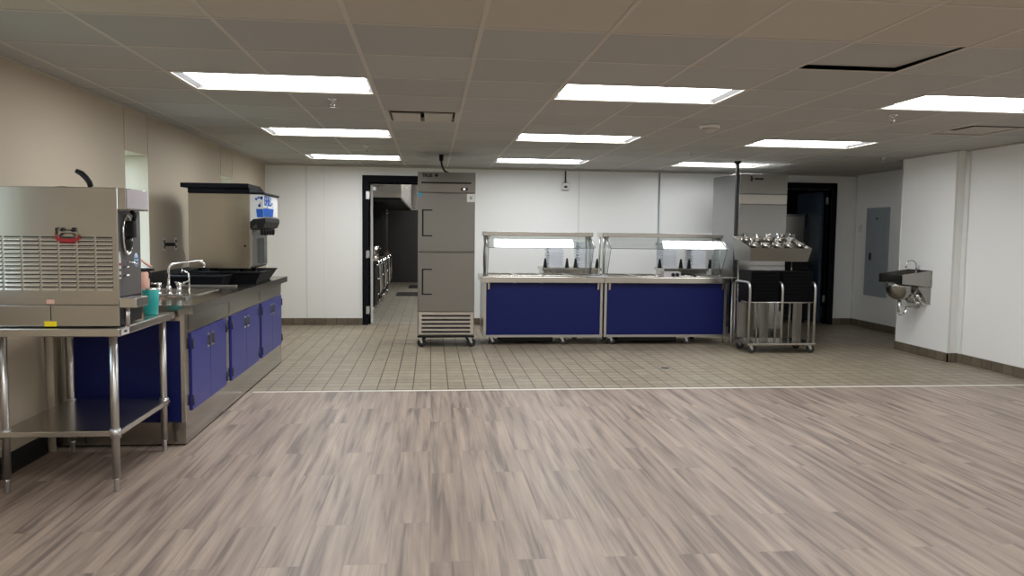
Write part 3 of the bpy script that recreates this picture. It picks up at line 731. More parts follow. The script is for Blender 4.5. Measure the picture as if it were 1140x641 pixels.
for (x, nm) in stk:
    for k in range(9):
        if first: o = foam; first = False
        else: o = foam.copy(); COL.objects.link(o)
        o.location = (x, 11.05, .9005+k*.0405)
        tag(o, 'white foam tray in the %s' % nm, 'tray', 'white foam trays in the %s' % nm)

# ------------------------------------------------------------------ pass-through steel cabinet
t = thing('heated_cabinet', 'tall stainless heated cabinet behind the tray cart beside the right doorway', 'cabinet', (4.32, 10.37, 0))
CX0, CX1, CY0, CY1 = 3.99, 4.655, 9.92, 10.87
MB().box(CX0, CX1, CY0+.03, CY1, .14, 2.185, .004).build('cabinet_body', 'cabin', t)
hp = MB().box(CX0+.01, CX1-.01, CY0, CY0+.03, 1.92, 2.18, .004).build('header_panel', 'cabin', t)
m = MB(); m.prism([(4.135, 2.09), (4.165, 2.085), (4.175, 2.12), (4.16, 2.15), (4.13, 2.15), (4.145, 2.12)], CY0-.002, CY0, 'Y'); m.build('emblem', 'blackm', hp); m = MB(); m.prism([(4.19, 2.105), (4.31, 2.105), (4.315, 2.128), (4.195, 2.128)], CY0-.002, CY0, 'Y'); m.build('logo', 'blackm', hp)
MB().box(CX0+.01, CX1-.01, CY0, CY0+.03, 1.79, 1.912, .003).build('control_panel', 'steelx', t)
for (z0, z1) in ((.99, 1.782), (.18, .98)):
    d = MB().box(CX0+.01, CX1-.01, CY0-.005, CY0+.03, z0, z1, .004).build('door', 'cabin', t)
    MB().box(CX1-.06, CX1-.035, CY0-.035, CY0-.004, z0+.2, z0+.4, .004).build('handle', 'black', d)
for x in (CX0+.07, CX1-.07):
    for y in (CY0+.1, CY1-.1): caster(x, y, .14, .055, t)

# ------------------------------------------------------------------ tray and silverware cart
t = thing('tray_cart', 'stainless tray cart on casters holding black trays beside the serving line', 'cart', (4.09, 9.0, 0))
KX0, KX1, KY0, KY1 = 3.67, 4.51, 8.74, 9.22
MB().box(KX0, KX1, KY0, KY1, .10, .125, .005).build('platform', 'steelx', t)
for x in (3.69, 4.085, 4.485):
    m = MB(); r = .07
    pts = [(x, KY0+.015, .124), (x, KY0+.015, .83-r)]+[(x, KY0+.015+r-r*math.cos(math.radians(a)), .83-r+r*math.sin(math.radians(a))) for a in range(15, 91, 15)]
    pts += [(x, KY1-.015-r*math.cos(math.radians(a)), .83-r+r*math.sin(math.radians(a))+0) for a in range(90, 0, -15)]
    pts = pts[:8]+[(x, KY1-.015-r+r*math.sin(math.radians(90-a)), .83-r+r*math.cos(math.radians(90-a))) for a in range(90, -1, -15)]+[(x, KY1-.015, .124)]
    m.tube(pts, .0155, 12); m.build('hoop_rail', 'tubes', t)
m = MB(); m.tube([(3.69, KY0+.012, .603), (4.485, KY0+.012, .603)], .005, 8); m.tube([(3.69, KY1-.012, .603), (4.485, KY1-.012, .603)], .005, 8); m.build('cross_rail', 'tubes', t)
for (a, b) in ((3.715, 4.05), (4.11, 4.46)):
    MB().box(a+.03, b-.03, KY0+.06, KY1-.06, .590, .602, .002).build('tray_shelf', 'steelx', t)
    m = MB(); m.box(b-.035, b-.013, KY0+.05, KY0+.07, .125, .59); m.box(b-.15, b-.04, KY0+.2, KY0+.205, .125, .59); m.tube([((a+b)/2, KY0+.25, .125), ((a+b)/2, KY0+.25, .59)], .009, 8)
    if a < 4: m.box(a+.0, a+.2, KY1-.07, KY1-.065, .14, .57)
    m.build('dispenser_frame', 'fridge', t)
for x in (3.73, 4.45):
    for y in (KY0+.06, KY1-.06): caster(x, y, .10, .047, t, 'dgrey', .03, 'Y')
# tall rods carrying the cutlery bin
for x in (3.70, 4.37):
    for y in (9.17,):
        m = MB(); m.tube([(x+.012, y, .125), (x+.012, y, 1.075 if y < 9 else 1.075)], .006, 8); m.build('bin_rod', 'tubes', t)
t0 = MB(); t0.prism([(8.785, 0), (9.175, 0), (9.185, .0095), (9.185, .013), (8.775, .013), (8.775, .0095)], -.172, .172, 'X')
NOORG[0] = True; bt = t0.build('black_tray', 'trayb'); NOORG[0] = False
bt.data.transform(Matrix.Translation((0, -8.98, 0)))
first = True
for (x, nm) in ((3.883, 'left stack on the tray cart'), (4.285, 'right stack on the tray cart')):
    for k in range(25):
        if first: o = bt; first = False
        else: o = bt.copy(); COL.objects.link(o)
        o.location = (x, 8.985, .6035+k*.01425)
        tag(o, 'black serving tray in the %s' % nm, 'tray', 'black trays in the %s' % nm)
# cutlery bin
t = thing('cutlery_bin', 'sloping stainless cutlery bin on top of the tray cart', 'cutlery bin', (4.04, 9.0, 1.08))
m = MB()
A = [(3.69, 8.78, 1.085), (4.39, 8.78, 1.085), (4.39, 9.25, 1.085), (3.69, 9.25, 1.085)]
B = [(3.67, 8.74, 1.235), (4.42, 8.74, 1.235), (4.42, 9.29, 1.37), (3.67, 9.29, 1.37)]
for k in range(4): m.hexa([A[k], A[(k+1) % 4], tuple(Vector(A[(k+1) % 4])+Vector((0, 0, .004))), tuple(Vector(A[k])+Vector((0, 0, .004)))], [B[k], B[(k+1) % 4], tuple(Vector(B[(k+1) % 4])*1+Vector(((4.04-B[(k+1) % 4][0])*.012, (9-B[(k+1) % 4][1])*.012, 0))), tuple(Vector(B[k])*1+Vector(((4.04-B[k][0])*.012, (9-B[k][1])*.012, 0)))])
m.box(3.69, 4.39, 8.78, 9.25, 1.08, 1.087)
m.build('bin_body', 'fridge', t)
sl = math.atan2(.135, .55)
m = MB(); m.hexa([(3.68, 8.75, 1.215), (4.41, 8.75, 1.215), (4.41, 9.28, 1.345), (3.68, 9.28, 1.345)], [(3.68, 8.75, 1.22), (4.41, 8.75, 1.22), (4.41, 9.28, 1.35), (3.68, 9.28, 1.35)]); m.build('top_plate', 'steelx', t)
cy = MB(); cy.lathe((0, 0, 0), [(.045, -.0), (.052, .03), (.052, .036), (.046, .036), (.042, .004), (.0, .003)], 18)
NOORG[0] = True; cyl = cy.build('cutlery_cylinder', 'steel'); NOORG[0] = False
fk = MB(); fk.box(-.008, .008, -.0015, .0015, .0, .05); fk.prism([(-.006, .04), (.006, .04), (.012, .055), (.011, .07), (.006, .08), (-.006, .08), (-.011, .07), (-.012, .055)], -.0018, .0018, 'Y'); NOORG[0] = True; fork = fk.build('fork', 'chrome'); NOORG[0] = False
first = True; ff = True
pl = ['leftmost', 'second from left', 'third from left', 'fourth from left', 'rightmost']
for r in range(2):
    for c in range(5):
        if first: o = cyl; first = False
        else: o = cyl.copy(); COL.objects.link(o)
        x = 3.76+c*.142; y = 8.86+r*.24; z = 1.221+(y-8.75)*.245+.012
        o.location = (x, y, z); o.rotation_euler = (0*sl, 0, 0)
        tag(o, 'steel cutlery cylinder in the bin, %s of the %s row' % (pl[c], ['front', 'back'][r]), 'cutlery holder', 'cutlery cylinders in the bin')
        if c < 5 if r else c in (0, 2, 3):
            for q in range(6):
                if ff: f = fork; ff = False
                else: f = fork.copy(); COL.objects.link(f)
                a = random.uniform(0, 6.28)
                f.location = (x+.02*math.cos(a+q), y+.02*math.sin(a+q), z+.006); f.rotation_euler = (random.uniform(-.25, .25), random.uniform(-.25, .25), a)
                tag(f, 'steel cutlery piece standing in the %s cylinder of the %s row' % (pl[c], ['front', 'back'][r]), 'cutlery', 'cutlery in the %s %s row cylinder' % (pl[c], ['front', 'back'][r]))

# ------------------------------------------------------------------ back wall fittings
t = thing('conduit', 'thin grey conduit running down the back wall beside the steel cabinet', 'conduit', (3.43, BY-.012, 0))
MB().tube([(3.43, BY-.016, .1), (3.43, BY-.016, H-.026)], .011, 8).build('pipe', 'grey', t)
MB().box(3.395, 3.43, BY-.03, BY, 1.22, 1.25, .003).build('clamp', 'grey', t)
t = thing('outlet_box', 'small grey outlet box on a short conduit high on the back wall', 'outlet box', (1.987, BY, 2.02))
m = MB(); m.box(1.935, 2.04, BY-.06, BY, 2.02, 2.13, .01); m.build('box', 'zinc', t)
m = MB(); m.box(1.965, 2.01, BY-.066, BY-.06, 2.05, 2.085, .002); m.build('socket', 'dgrey', t)
m = MB(); m.tube([(1.987, BY-.03, 2.13), (1.987, BY-.03, H-.026)], .012, 8); m.build('pipe', 'brass', t)

# ------------------------------------------------------------------ right side
t = thing('electrical_panel', 'grey metal electrical panel door on the recessed right wall', 'electrical panel', (RRX, 11, .5))
y0, y1 = 10.72, 11.31
MB().box(RRX-.02, RRX-.0005, y0, y1, .5, 1.81, .004).build('cover', 'grey', t)
MB().box(RRX-.028, RRX-.02, y0+.09, y1-.09, .6, 1.72, .003).build('panel_door', 'grey', t)
MB().box(RRX-.04, RRX-.028, y1-.18, y1-.14, 1.03, 1.14, .003).build('latch', 'black', t)
MB().box(RRX-.031, RRX-.028, y1-.33, y1-.27, 1.64, 1.66).build('nameplate', 'black', t)
t = thing('light_switch', 'white switch plate between the right doorway and the grey panel', 'switch', (RRX, 11.49, 1.44))
MB().box(RRX-.012, RRX-.0005, 11.45, 11.53, 1.445, 1.565, .003).build('plate', 'white', t)
MB().box(RRX-.02, RRX-.012, 11.48, 11.50, 1.49, 1.52, .002).build('toggle', 'white', t)

# hand sink
t = thing('hand_sink', 'wall mounted stainless hand sink with gooseneck faucet on the white pillar', 'sink', (5.52, 8.65, .55))
SX0, SY0, SY1 = 5.34, 8.43, 8.88; SX1 = PX-.001
m = MB()
# apron ring: top rises slightly towards the wall
def slab(xa, xb, ya, yb, za_b, zb_b, za_t, zb_t):
    m.hexa([(xa, ya, za_b), (xb, ya, zb_b), (xb, yb, zb_b), (xa, yb, za_b)], [(xa, ya, za_t), (xb, ya, zb_t), (xb, yb, zb_t), (xa, yb, za_t)])
slab(SX0, SX1, SY0, SY0+.012, .845, .81, .945, 1.0); slab(SX0, SX1, SY1-.012, SY1, .845, .81, .945, 1.0)
slab(SX0, SX0+.012, SY0, SY1, .845, .845, .945, .945)
m.box(SX1-.02, SX1, SY0, SY1, .81, 1.0)
m.box(SX1-.09, SX1-.02, SY0+.012, SY1-.012, .925, .935)
m.build('apron', 'sinks', t)
cx, cyy = 5.475, (SY0+SY1)/2
m = MB(); n = 28
prof = [(.16, .86), (.165, .80), (.15, .74), (.12, .69), (.07, .655), (.03, .645)]
m.lathe((cx, cyy, 0), prof, n); m.box(SX0+.01, SX1-.09, SY0+.01, SY1-.01, .85, .855)
bowl = m.build('bowl', 'sinks', t)
m = MB(); m.tube([(cx, cyy, .65), (cx, cyy, .56), (cx, cyy, .50)], [.022, .02, .022], 12)
m.tube([(cx, cyy, .505), (cx+.01, cyy, .48), (cx+.05, cyy, .47), (cx+.08, cyy, .50), (cx+.09, cyy, .555), (SX1, cyy, .56)], .018, 10); m.build('drain_trap', 'chrome', t)
m = MB(); m.prism([(SX1-.004, .81), (SX1-.16, .81), (SX1-.03, .62), (SX1-.004, .60)], SY0+.01, SY0+.014, 'Y'); m.prism([(SX1-.004, .81), (SX1-.16, .81), (SX1-.03, .62), (SX1-.004, .60)], SY1-.014, SY1-.01, 'Y'); m.build('wall_bracket', 'sinks', t)
fy = cyy-.06
m = MB(); m.tube([(SX1-.05, cyy, .935), (SX1-.05, cyy, 1.03)]+[(SX1-.05-.065+.065*math.cos(math.radians(a)), cyy, 1.05+.06*math.sin(math.radians(a))) for a in range(0, 181, 20)]+[(SX1-.18, cyy, 1.02)], .009, 10); m.lathe((SX1-.05, cyy, .935), [(.022, 0), (.02, .02), (.011, .03)], 14); m.build('faucet', 'chrome', t)
for dy in (-.05, .05):
    m = MB(); m.lathe((SX1-.10, cyy+dy-.1, .70), [(.012, -.02), (.04, -.018), (.042, .018), (.012, .02)], 18, 'Y'); m.tube([(SX1-.10, cyy+dy-.1, .70), (SX1-.08, cyy+dy-.1, .63), (SX1-.002, cyy+dy-.1, .60)], .012, 8); m.build('knee_valve', 'chrome', t)
m = MB(); m.tube([(SX1-.1, cyy-.15, .62), (SX1-.1, cyy+.05, .62)], .01, 8); m.tube([(SX1-.1, cyy-.1, .70), (SX1-.07, cyy-.06, .85), (SX1-.05, cyy, .93)], .007, 8); m.build('supply_line', 'chrome', t)

# floor drain
t = thing('floor_drain', 'small round dark drain in the tiled floor', 'floor drain', (2.41, 7.81, 0))
MB().lathe((2.41, 7.81, 0), [(.06, .0005), (.06, .003), (.05, .0035)], 24).build('ring', 'zinc', t)
m = MB(); m.lathe((2.41, 7.81, 0), [(.048, .003), (.048, .005), (.0, .005)], 24); m.build('grate', 'dgrey', t)

# ------------------------------------------------------------------ left counter
t = thing('beverage_counter', 'long stainless beverage counter with blue cabinet doors along the left wall', 'counter', (-1.95, 6.7, 0))
CFX = -1.55; CY0, CY1 = 5.107, 8.31
m = MB(); m.box(-2.372, CFX-.02, CY0+.012, CY1, .15, .86); m.build('carcass', 'steely', t)
m = MB(); m.box(-2.372, CFX, CY0, CY1, 0.012, .15); m.build('plinth', 'steely', t)
MB().box(-2.34, CFX-.01, CY0+.02, CY1-.02, 0, .012).build('plinth_seal', 'blackm', t)
MB().box(-2.26, CFX-.025, CY0-.0, CY0+.012, .155, .80).build('end_panel', 'bluelam', t)
m = MB(); m.box(-2.36, -2.262, CY0-.004, CY0+.012, .15, .86); m.box(CFX-.024, CFX, CY0-.002, CY0+.02, .15, .86); m.box(-2.262, CFX-.024, CY0-.002, CY0+.012, .80, .86); m.build('end_stile', 'steel', t)
# face frame
ds = [(5.215, 6.085), (6.235, 7.215), (7.325, 8.285)]
ys = [CY0+.02, 5.215, 6.085, 6.235, 7.215, 7.325, 8.285, CY1]
m = MB()
for k in range(0, 8, 2): m.box(CFX-.02, CFX, ys[k], ys[k+1], .15, .86)
for a, b in ds: m.box(CFX-.02, CFX, a, b, .15, .20); m.box(CFX-.02, CFX, a, b, .715, .86)
m.build('face_frame', 'steely', t)
for a, b in ds:
    MB().box(CFX, CFX+.004, a-.02, b+.02, .735, .845, .001).build('apron_panel', 'steely', t)
for i, (a, b) in enumerate(ds):
    mid = (a+b)/2; hs = [(a+.004, mid-.002, b), (mid+.002, b-.004, a)]
    if i == 0: hs = hs
    for q, (p0, p1, _) in enumerate(hs):
        d = MB().box(CFX-.018, CFX+.012, p0, p1, .204, .711, .002).build('door', 'bluedoor', t)
        hy = (p1-.05) if q == 0 else (p0+.05)
        m = MB(); m.box(CFX+.012, CFX+.016, hy-.026, hy+.026, .565, .665, .003); m.mi = 1; m.box(CFX+.0155, CFX+.0175, hy-.016, hy+.016, .577, .653)
        m.tube([(CFX+.016, hy-.018, .64), (CFX+.030, hy-.018, .64), (CFX+.030, hy-.018, .59), (CFX+.016, hy-.018, .59)], .004, 6)
        m.build('handle', ['chrome', 'dgrey'], d)
        hy = p0+.006 if q == 0 else p1-.006
        m = MB()
        for z in (.27, .64): m.tube([(CFX+.016, hy, z-.035), (CFX+.016, hy, z+.035)], .007, 8)
        m.build('hinge', 'dgrey', d)
# countertop with sink opening
SK = (-2.12, -1.70, 5.92, 6.42)
m = MB(); zt = .90; T0, T1, E0, E1 = -2.372, -1.49, 5.09, 8.36
for q in ((T0, T1, E0, SK[2]), (T0, T1, SK[3], E1), (T0, SK[0], SK[2], SK[3]), (SK[1], T1, SK[2], SK[3])): m.box(*q, .862, zt)
m.box(T1-.012, T1, E0, E1, .845, .862); m.box(T0, T1-.012, E0, E0+.012, .845, .862)
m.build('countertop', 'steely', t)
m = MB()
a, b, c, d = SK
for q in ((a-.02, b+.02, c-.02, c+.004), (a-.02, b+.02, d-.004, d+.02), (a-.02, a+.004, c, d), (b-.004, b+.02, c, d)): m.box(*q, zt, zt+.006, .002)
for q in ((a, a+.003, c, d), (b-.003, b, c, d), (a, b, c, c+.003), (a, b, d-.003, d), ): m.box(*q, .72, zt)
m.box(a, b, c, d, .715, .72)
m.build('sink_basin', 'steelx', t)
MB().box(-2.372, -2.35, 5.12, 8.34, .901, 1.01, .003).build('backsplash', 'black', t)
MB().box(-2.1, -1.62, 6.77, 6.785, .901, .915, .003).build('drain_ledge', 'tubes', t)
# faucet
t = thing('sink_faucet', 'chrome two handle faucet with long spout on the left counter', 'faucet', (-1.86, 5.8, .90))
m = MB(); m.box(-1.95, -1.77, 5.775, 5.825, .9005, .915, .005)
for x in (-1.93, -1.79): m.lathe((x, 5.8, .915), [(.018, 0), (.016, .04), (.012, .05)], 14)
m.lathe((-1.86, 5.8, .915), [(.02, 0), (.018, .05), (.011, .06)], 14); m.build('faucet_base', 'chrome', t)
m = MB(); m.tube([(-1.86, 5.8, .97), (-1.86, 5.8, 1.08), (-1.857, 5.803, 1.11), (-1.84, 5.82, 1.128), (-1.80, 5.86, 1.135), (-1.71, 5.96, 1.148), (-1.685, 5.985, 1.145), (-1.672, 6.0, 1.12), (-1.672, 6.0, 1.095)], .0105, 10); m.build('spout', 'chrome', t)
for x in (-1.93, -1.79):
    m = MB(); m.lathe((x, 5.8, .965), [(.01, 0), (.02, .006), (.022, .025), (.012, .032)], 12); m.tube([(x, 5.8, .985), (x+(-.045 if x < -1.86 else .045), 5.78, .992)], .006, 8); m.build('handle', 'chrome', t)
m = MB(); m.tube([(-1.75, 5.9, .9005), (-1.75, 5.9, 1.02), (-1.755, 5.9, 1.06), (-1.79, 5.88, 1.08)], .007, 8); m.tube([(-1.82, 5.80, 1.0), (-1.78, 5.82, .99), (-1.75, 5.9, 1.0)], .006, 8); m.build('side_pipe', 'chrome', t)
# little tray and scraps on the counter
t = thing('metal_tray', 'shallow shiny metal tray on the counter in front of the faucet', 'tray', (-1.83, 5.62, .9))
m = MB(); m.box(-2.02, -1.67, 5.545, 5.70, .9005, .904); 
for q in ((-2.02, -1.67, 5.545, 5.549), (-2.02, -1.67, 5.696, 5.70), (-2.02, -2.016, 5.55, 5.7), (-1.674, -1.67, 5.55, 5.7)): m.box(*q, .904, .914)
m.build('tray_body', 'chrome', t)

# black tubs
def tub(name, x0, x1, y0, y1, z, h, label, fl=.03):
    t = thing(name, label, 'tub', ((x0+x1)/2, (y0+y1)/2, z))
    m = MB(); A = [(x0+fl, y0+fl, z), (x1-fl, y0+fl, z), (x1-fl, y1-fl, z), (x0+fl, y1-fl, z)]; B = [(x0, y0, z+h), (x1, y0, z+h), (x1, y1, z+h), (x0, y1, z+h)]
    cx, cy = (x0+x1)/2, (y0+y1)/2
    sh = lambda p, dz=0: (p[0]+(.008 if p[0] < cx else -.008), p[1]+(.008 if p[1] < cy else -.008), p[2]+dz)
    for k in range(4):
        k2 = (k+1) % 4
        m.quad(A[k], A[k2], B[k2], B[k]); m.quad(sh(A[k], .006), sh(B[k]), sh(B[k2]), sh(A[k2], .006)); m.quad(B[k], B[k2], sh(B[k2]), sh(B[k]))
    m.quad(*A[::-1]); m.quad(*[sh(a, .006) for a in A])
    m.build('tub_body', 'trayb', t, recalc=False)
    m = MB(); m.tube([B[0], B[1], B[2], B[3], B[0]], .009, 8); m.build('rim', 'black', t)
    return t
tub('bus_tub', -2.20, -1.74, 6.80, 7.13, .9005, .085, 'low black plastic tub on the counter before the drink dispenser')
tub('drip_tub', -2.16, -1.51, 7.17, 7.92, .9005, .10, 'black tub under the drink dispenser at the counter end', .06)

# ------------------------------------------------------------------ ice and drink dispenser
t = thing('drink_dispenser', 'large stainless drink dispenser with black lid and blue cup graphic', 'drink dispenser', (-1.87, 7.6, .95))
DX0, DX1, DY0, DY1 = -2.133, -1.603, 7.2, 7.88
MB().box(DX0, DX1, DY0, DY1, 1.03, 1.70, .006).build('cabinet_body', 'disp', t)
for x in (-2.06, -1.70):
    for y in (7.28, 7.8): MB().tube([(x, y, 1.03), (x, y, .907)], [.022, .018], 10).build('leg', 'black', t)
m = MB(); m.box(DX0+.0, DX1, DY0-.005, DY1, 1.70, 1.745, .004); m.box(DX0-.05, DX1+.0, DY0-.05, DY0+.42, 1.745, 1.785, .006); m.prism([(DY0+.42, 1.745), (DY0+.42, 1.785), (DY0+.60, 1.746)], DX0-.05, DX1, 'X'); m.build('lid', 'trayb', t)
hd = MB().prism([(DX1, 1.40), (DX1+.03, 1.46), (DX1+.10, 1.48), (DX1+.115, 1.50), (DX1+.115, 1.69), (DX1, 1.70)], DY0+.004, DY1-.02, 'Y').build('merchandiser_head', 'white', t)
m = MB(); m.box(DX1-.0, DX1+.13, DY0-.0, DY1-.01, 1.692, 1.712, .004); m.build('head_trim', 'black', hd)
# graphic: blue cup and lettering on the side and front of the head
m = MB(); yf = DY0+.003
m.prism([(DX1+.06, 1.49), (DX1+.114, 1.49), (DX1+.114, 1.565), (DX1+.052, 1.565)], yf-.0015, yf, 'Y')
m.prism([(DY0+.01, 1.50), (DY0+.42, 1.50), (DY0+.46, 1.575), (DY0+.01, 1.575)], DX1+.1152, DX1+.1165, 'X')
m.build('cup_graphic', 'bluecup', hd)
m = MB(); m.text('CHILL', .12, Matrix.Translation((DX1+.117, DY0+.03, 1.60)) @ RIGHT, .0005, .003)
random.seed(3)
for j in range(16):
    yy = DY0+.05+random.random()*.42; zz = 1.58+random.random()*.09; r = .008+random.random()*.014
    m.prism([(yy+r*math.cos(a*PI/3), zz+.7*r*math.sin(a*PI/3)) for a in range(6)], DX1+.1153, DX1+.1160, 'X')
for j in range(9):
    xx = DX1+.035+random.random()*.07; zz = 1.575+random.random()*.10; r = .005+random.random()*.008
    m.prism([(xx+r*math.cos(a*PI/3), zz+r*math.sin(a*PI/3)) for a in range(6)], yf-.001, yf, 'Y')
m.build('lettering', 'bluecup', hd)
m = MB(); m.prism([(DX1, 1.385), (DX1, 1.45), (DX1+.03, 1.475), (DX1+.13, 1.485), (DX1+.135, 1.45), (DX1+.115, 1.40), (DX1+.07, 1.385), (DX1+.055, 1.43), (DX1+.03, 1.41)], DY0-.002, DY1-.03, 'Y'); m.build('nozzle_cover', 'black', t)
for j in range(5):
    MB().lathe((DX1+.085, DY0+.08+j*.125, 1.385), [(.018, 0), (.016, -.04), (.01, -.055)], 12).build('nozzle', 'black', t)
m = MB(); m.box(DX1, DX1+.012, DY0+.01, DY1-.02, 1.05, 1.38, .002); m.mi = 1; m.box(DX1+.012, DX1+.014, DY0+.25, DY1-.16, 1.07, 1.30); m.build('splash_panel', ['steelx', 'dgrey'], t)
MB().lathe((DX1-.045, DY0-.001, 1.235), [(.011, .0), (.011, -.004), (.0, -.005)], 14, 'Y').build('lock', 'black', t)

# ------------------------------------------------------------------ steel work table
t = thing('work_table', 'stainless work table with undershelf in the left foreground', 'table', (-1.93, 4.62, 0))
TX0, TX1, TY0, TY1 = -2.27, -1.59, 4.18, 5.06
m = MB(); m.box(TX0, TX1, TY0, TY1, .822, .866, .006); tt = m.build('tabletop', 'steelx', t)
m = MB(); m.box(TX1-.0005, TX1+.002, TY0+.03, TY0+.13, .828, .86); m.mi = 1; m.box(TX1+.002, TX1+.0026, TY0+.06, TY0+.10, .838, .85); m.build('sticker', ['white', 'dgrey'], tt)
for (x, y) in ((-2.19, 4.245), (-1.64, 4.23), (-1.645, 4.995), (-2.19, 5.0)):
    m = MB(); m.tube([(x, y, .822), (x, y, .072)], .0205, 16); lg = m.build('leg', 'tubes', t); MB().lathe((x, y, 0), [(.011, 0), (.013, .003), (.013, .06), (.018, .074)], 14).build('foot', 'zinc', lg)
    m = MB(); m.tube([(x, y, .285), (x, y, .335)], .027, 16); m.build('shelf_collar', 'zinc', t)
m = MB(); m.box(-2.215, -1.615, 4.215, 5.025, .295, .325, .004); m.build('undershelf', 'steelx', t)
t = thing('supply_pipe', 'pale vertical pipe in the corner behind the work table', 'pipe', (-2.31, 5.03, 0))
MB().tube([(-2.325, 5.03, 0), (-2.325, 5.03, 1.0)], .022, 12).build('pipe', 'wallb', t)

# ------------------------------------------------------------------ frozen drink machine
t = thing('frozen_drink_machine', 'boxy stainless frozen drink machine with louvred side on the work table', 'drink machine', (-1.93, 4.42, .866))
MX0, MX1, MY0, MY1 = -2.28, -1.598, 4.21, 4.585
m = MB(); m.box(MX0, MX1-.025, MY0+.012, MY1, .872, 1.584, .004); m.build('cabinet_body', 'mach', t)
# louvred side panel
m = MB(); m.box(MX0, MX1, MY0, MY0+.012, .985, 1.586, .003)
ny = 13; z_top, z_bot = 1.335, 1.06; dz = (z_top-z_bot)/ny
ccols = [(-2.147+.089*k, -2.147+.089*k+.078) for k in range(-1, 6)]
for (a, b) in ccols:
    for j in range(ny):
        z = z_bot+dz*j
        m.mi = 1; m.box(a, b, MY0-.0008, MY0+.001, z+dz*.70, z+dz*.96)
        m.mi = 2; m.prism([(MY0, z+.0), (MY0-.010, z+.0), (MY0-.009, z+dz*.25), (MY0-.001, z+dz*.68), (MY0, z+dz*.68)], a, b, 'X')
side = m.build('louvred_panel', ['mach', 'blackm', 'scoop'], t)
MB().box(MX0, MX1, MY0, MY0+.012, .874, .983, .003).build('lower_panel', 'mach', t)
m = MB(); m.box(-1.952, -1.912, MY0-.003, MY0, .99, 1.012, .002); m.build('sticker', 'pink', t)
m = MB(); m.box(-1.935, -1.932, MY0-.002, MY0, .905, .98); m.build('cable_tie', 'black', t)
m = MB(); m.box(-1.965, -1.905, MY0-.004, MY0, .874, .90, .001); m.build('tag', 'yellow', t)
# emblem: red swoosh under small black script marks
m = MB(); ye = MY0-.012
def Q(pts, mi): m.mi = mi; m.prism(pts, ye, MY0+.0, 'Y')
Q([(-1.897, 1.322), (-1.885, 1.311), (-1.84, 1.305), (-1.80, 1.308), (-1.783, 1.318), (-1.783, 1.345), (-1.795, 1.328), (-1.84, 1.323), (-1.882, 1.328), (-1.897, 1.352)], 0)
for p in ([(-1.895, 1.345), (-1.892, 1.345), (-1.892, 1.378), (-1.895, 1.378)], [(-1.895, 1.376), (-1.88, 1.380), (-1.88, 1.376), (-1.895, 1.372)],
          [(-1.875, 1.366), (-1.862, 1.380), (-1.852, 1.372), (-1.862, 1.368), (-1.850, 1.362), (-1.865, 1.360)], [(-1.85, 1.366), (-1.82, 1.364), (-1.82, 1.368), (-1.85, 1.370)],
          [(-1.822, 1.364), (-1.812, 1.380), (-1.795, 1.378), (-1.808, 1.370), (-1.795, 1.364), (-1.812, 1.358)], [(-1.865, 1.350), (-1.81, 1.350), (-1.81, 1.353), (-1.865, 1.353)],
          [(-1.865, 1.353), (-1.878, 1.338), (-1.872, 1.336), (-1.860, 1.350)], [(-1.81, 1.353), (-1.798, 1.336), (-1.803, 1.336), (-1.815, 1.350)]): Q(p, 1)
m.build('emblem', ['red', 'black'], t)
# front face, header, nozzle, drip tray
fx = MX1-.025
MB().box(fx-.001, fx+.006, MY0+.012, MY1-.004, 1.02, 1.47, .002).build('front_panel', 'facegrey', t)
MB().box(fx-.001, fx+.004, MY0+.014, MY1-.004, .874, 1.02).build('lower_front', 'black', t)
hd = MB().box(MX1+.0005, MX1+.045, MY0-.002, 4.525, 1.474, 1.584, .003).build('header_box', 'mach', t)
MB().box(fx, MX1, MY0+.013, MY1, 1.474, 1.58).build('header_back', 'mach', t)
MB().box(MX1+.045, MX1+.048, MY0+.008, 4.517, 1.482, 1.578, .001).build('light_panel', 'lilac', hd)
m = MB(); m.box(MX1+.001, MX1+.085, MY0+.0, MY0+.17, .97, 1.02, .004); m.build('drip_tray', 'steelx', t)
m = MB(); m.tube([(MX1+.02, MY0+.05, .97), (MX1+.02, MY0+.05, .868)], .014, 10); m.build('foot', 'tubes', t)
# dispensing door
yc = MY0+.16; xc = fx+.006
m = MB(); m.lathe((xc, yc, 1.345), [(.03, 0), (.058, .001), (.06, .012), (.05, .02), (.0, .022)], 24, 'X')
for v in m.bm.verts: v.co.z = 1.345+(v.co.z-1.345)*1.7; 
dn = m.build('dispensing_door', 'glass', t)
m = MB(); m.tube([(xc+.01, yc+.062*math.cos(a*PI/12), 1.345+.105*math.sin(a*PI/12)) for a in range(25)], .006, 8); m.build('door_ring', 'chrome', dn)
m = MB(); m.box(xc, xc+.05, yc-.022, yc+.022, 1.33, 1.42, .008); m.tube([(xc+.04, yc, 1.42), (xc+.05, yc, 1.45), (xc+.03, yc, 1.47)], .012, 8); m.build('spigot', 'black', dn)
m = MB(); m.sphere((xc+.012, yc, 1.30), .04, .5, 1, .9); m.build('outlet', 'black', dn)
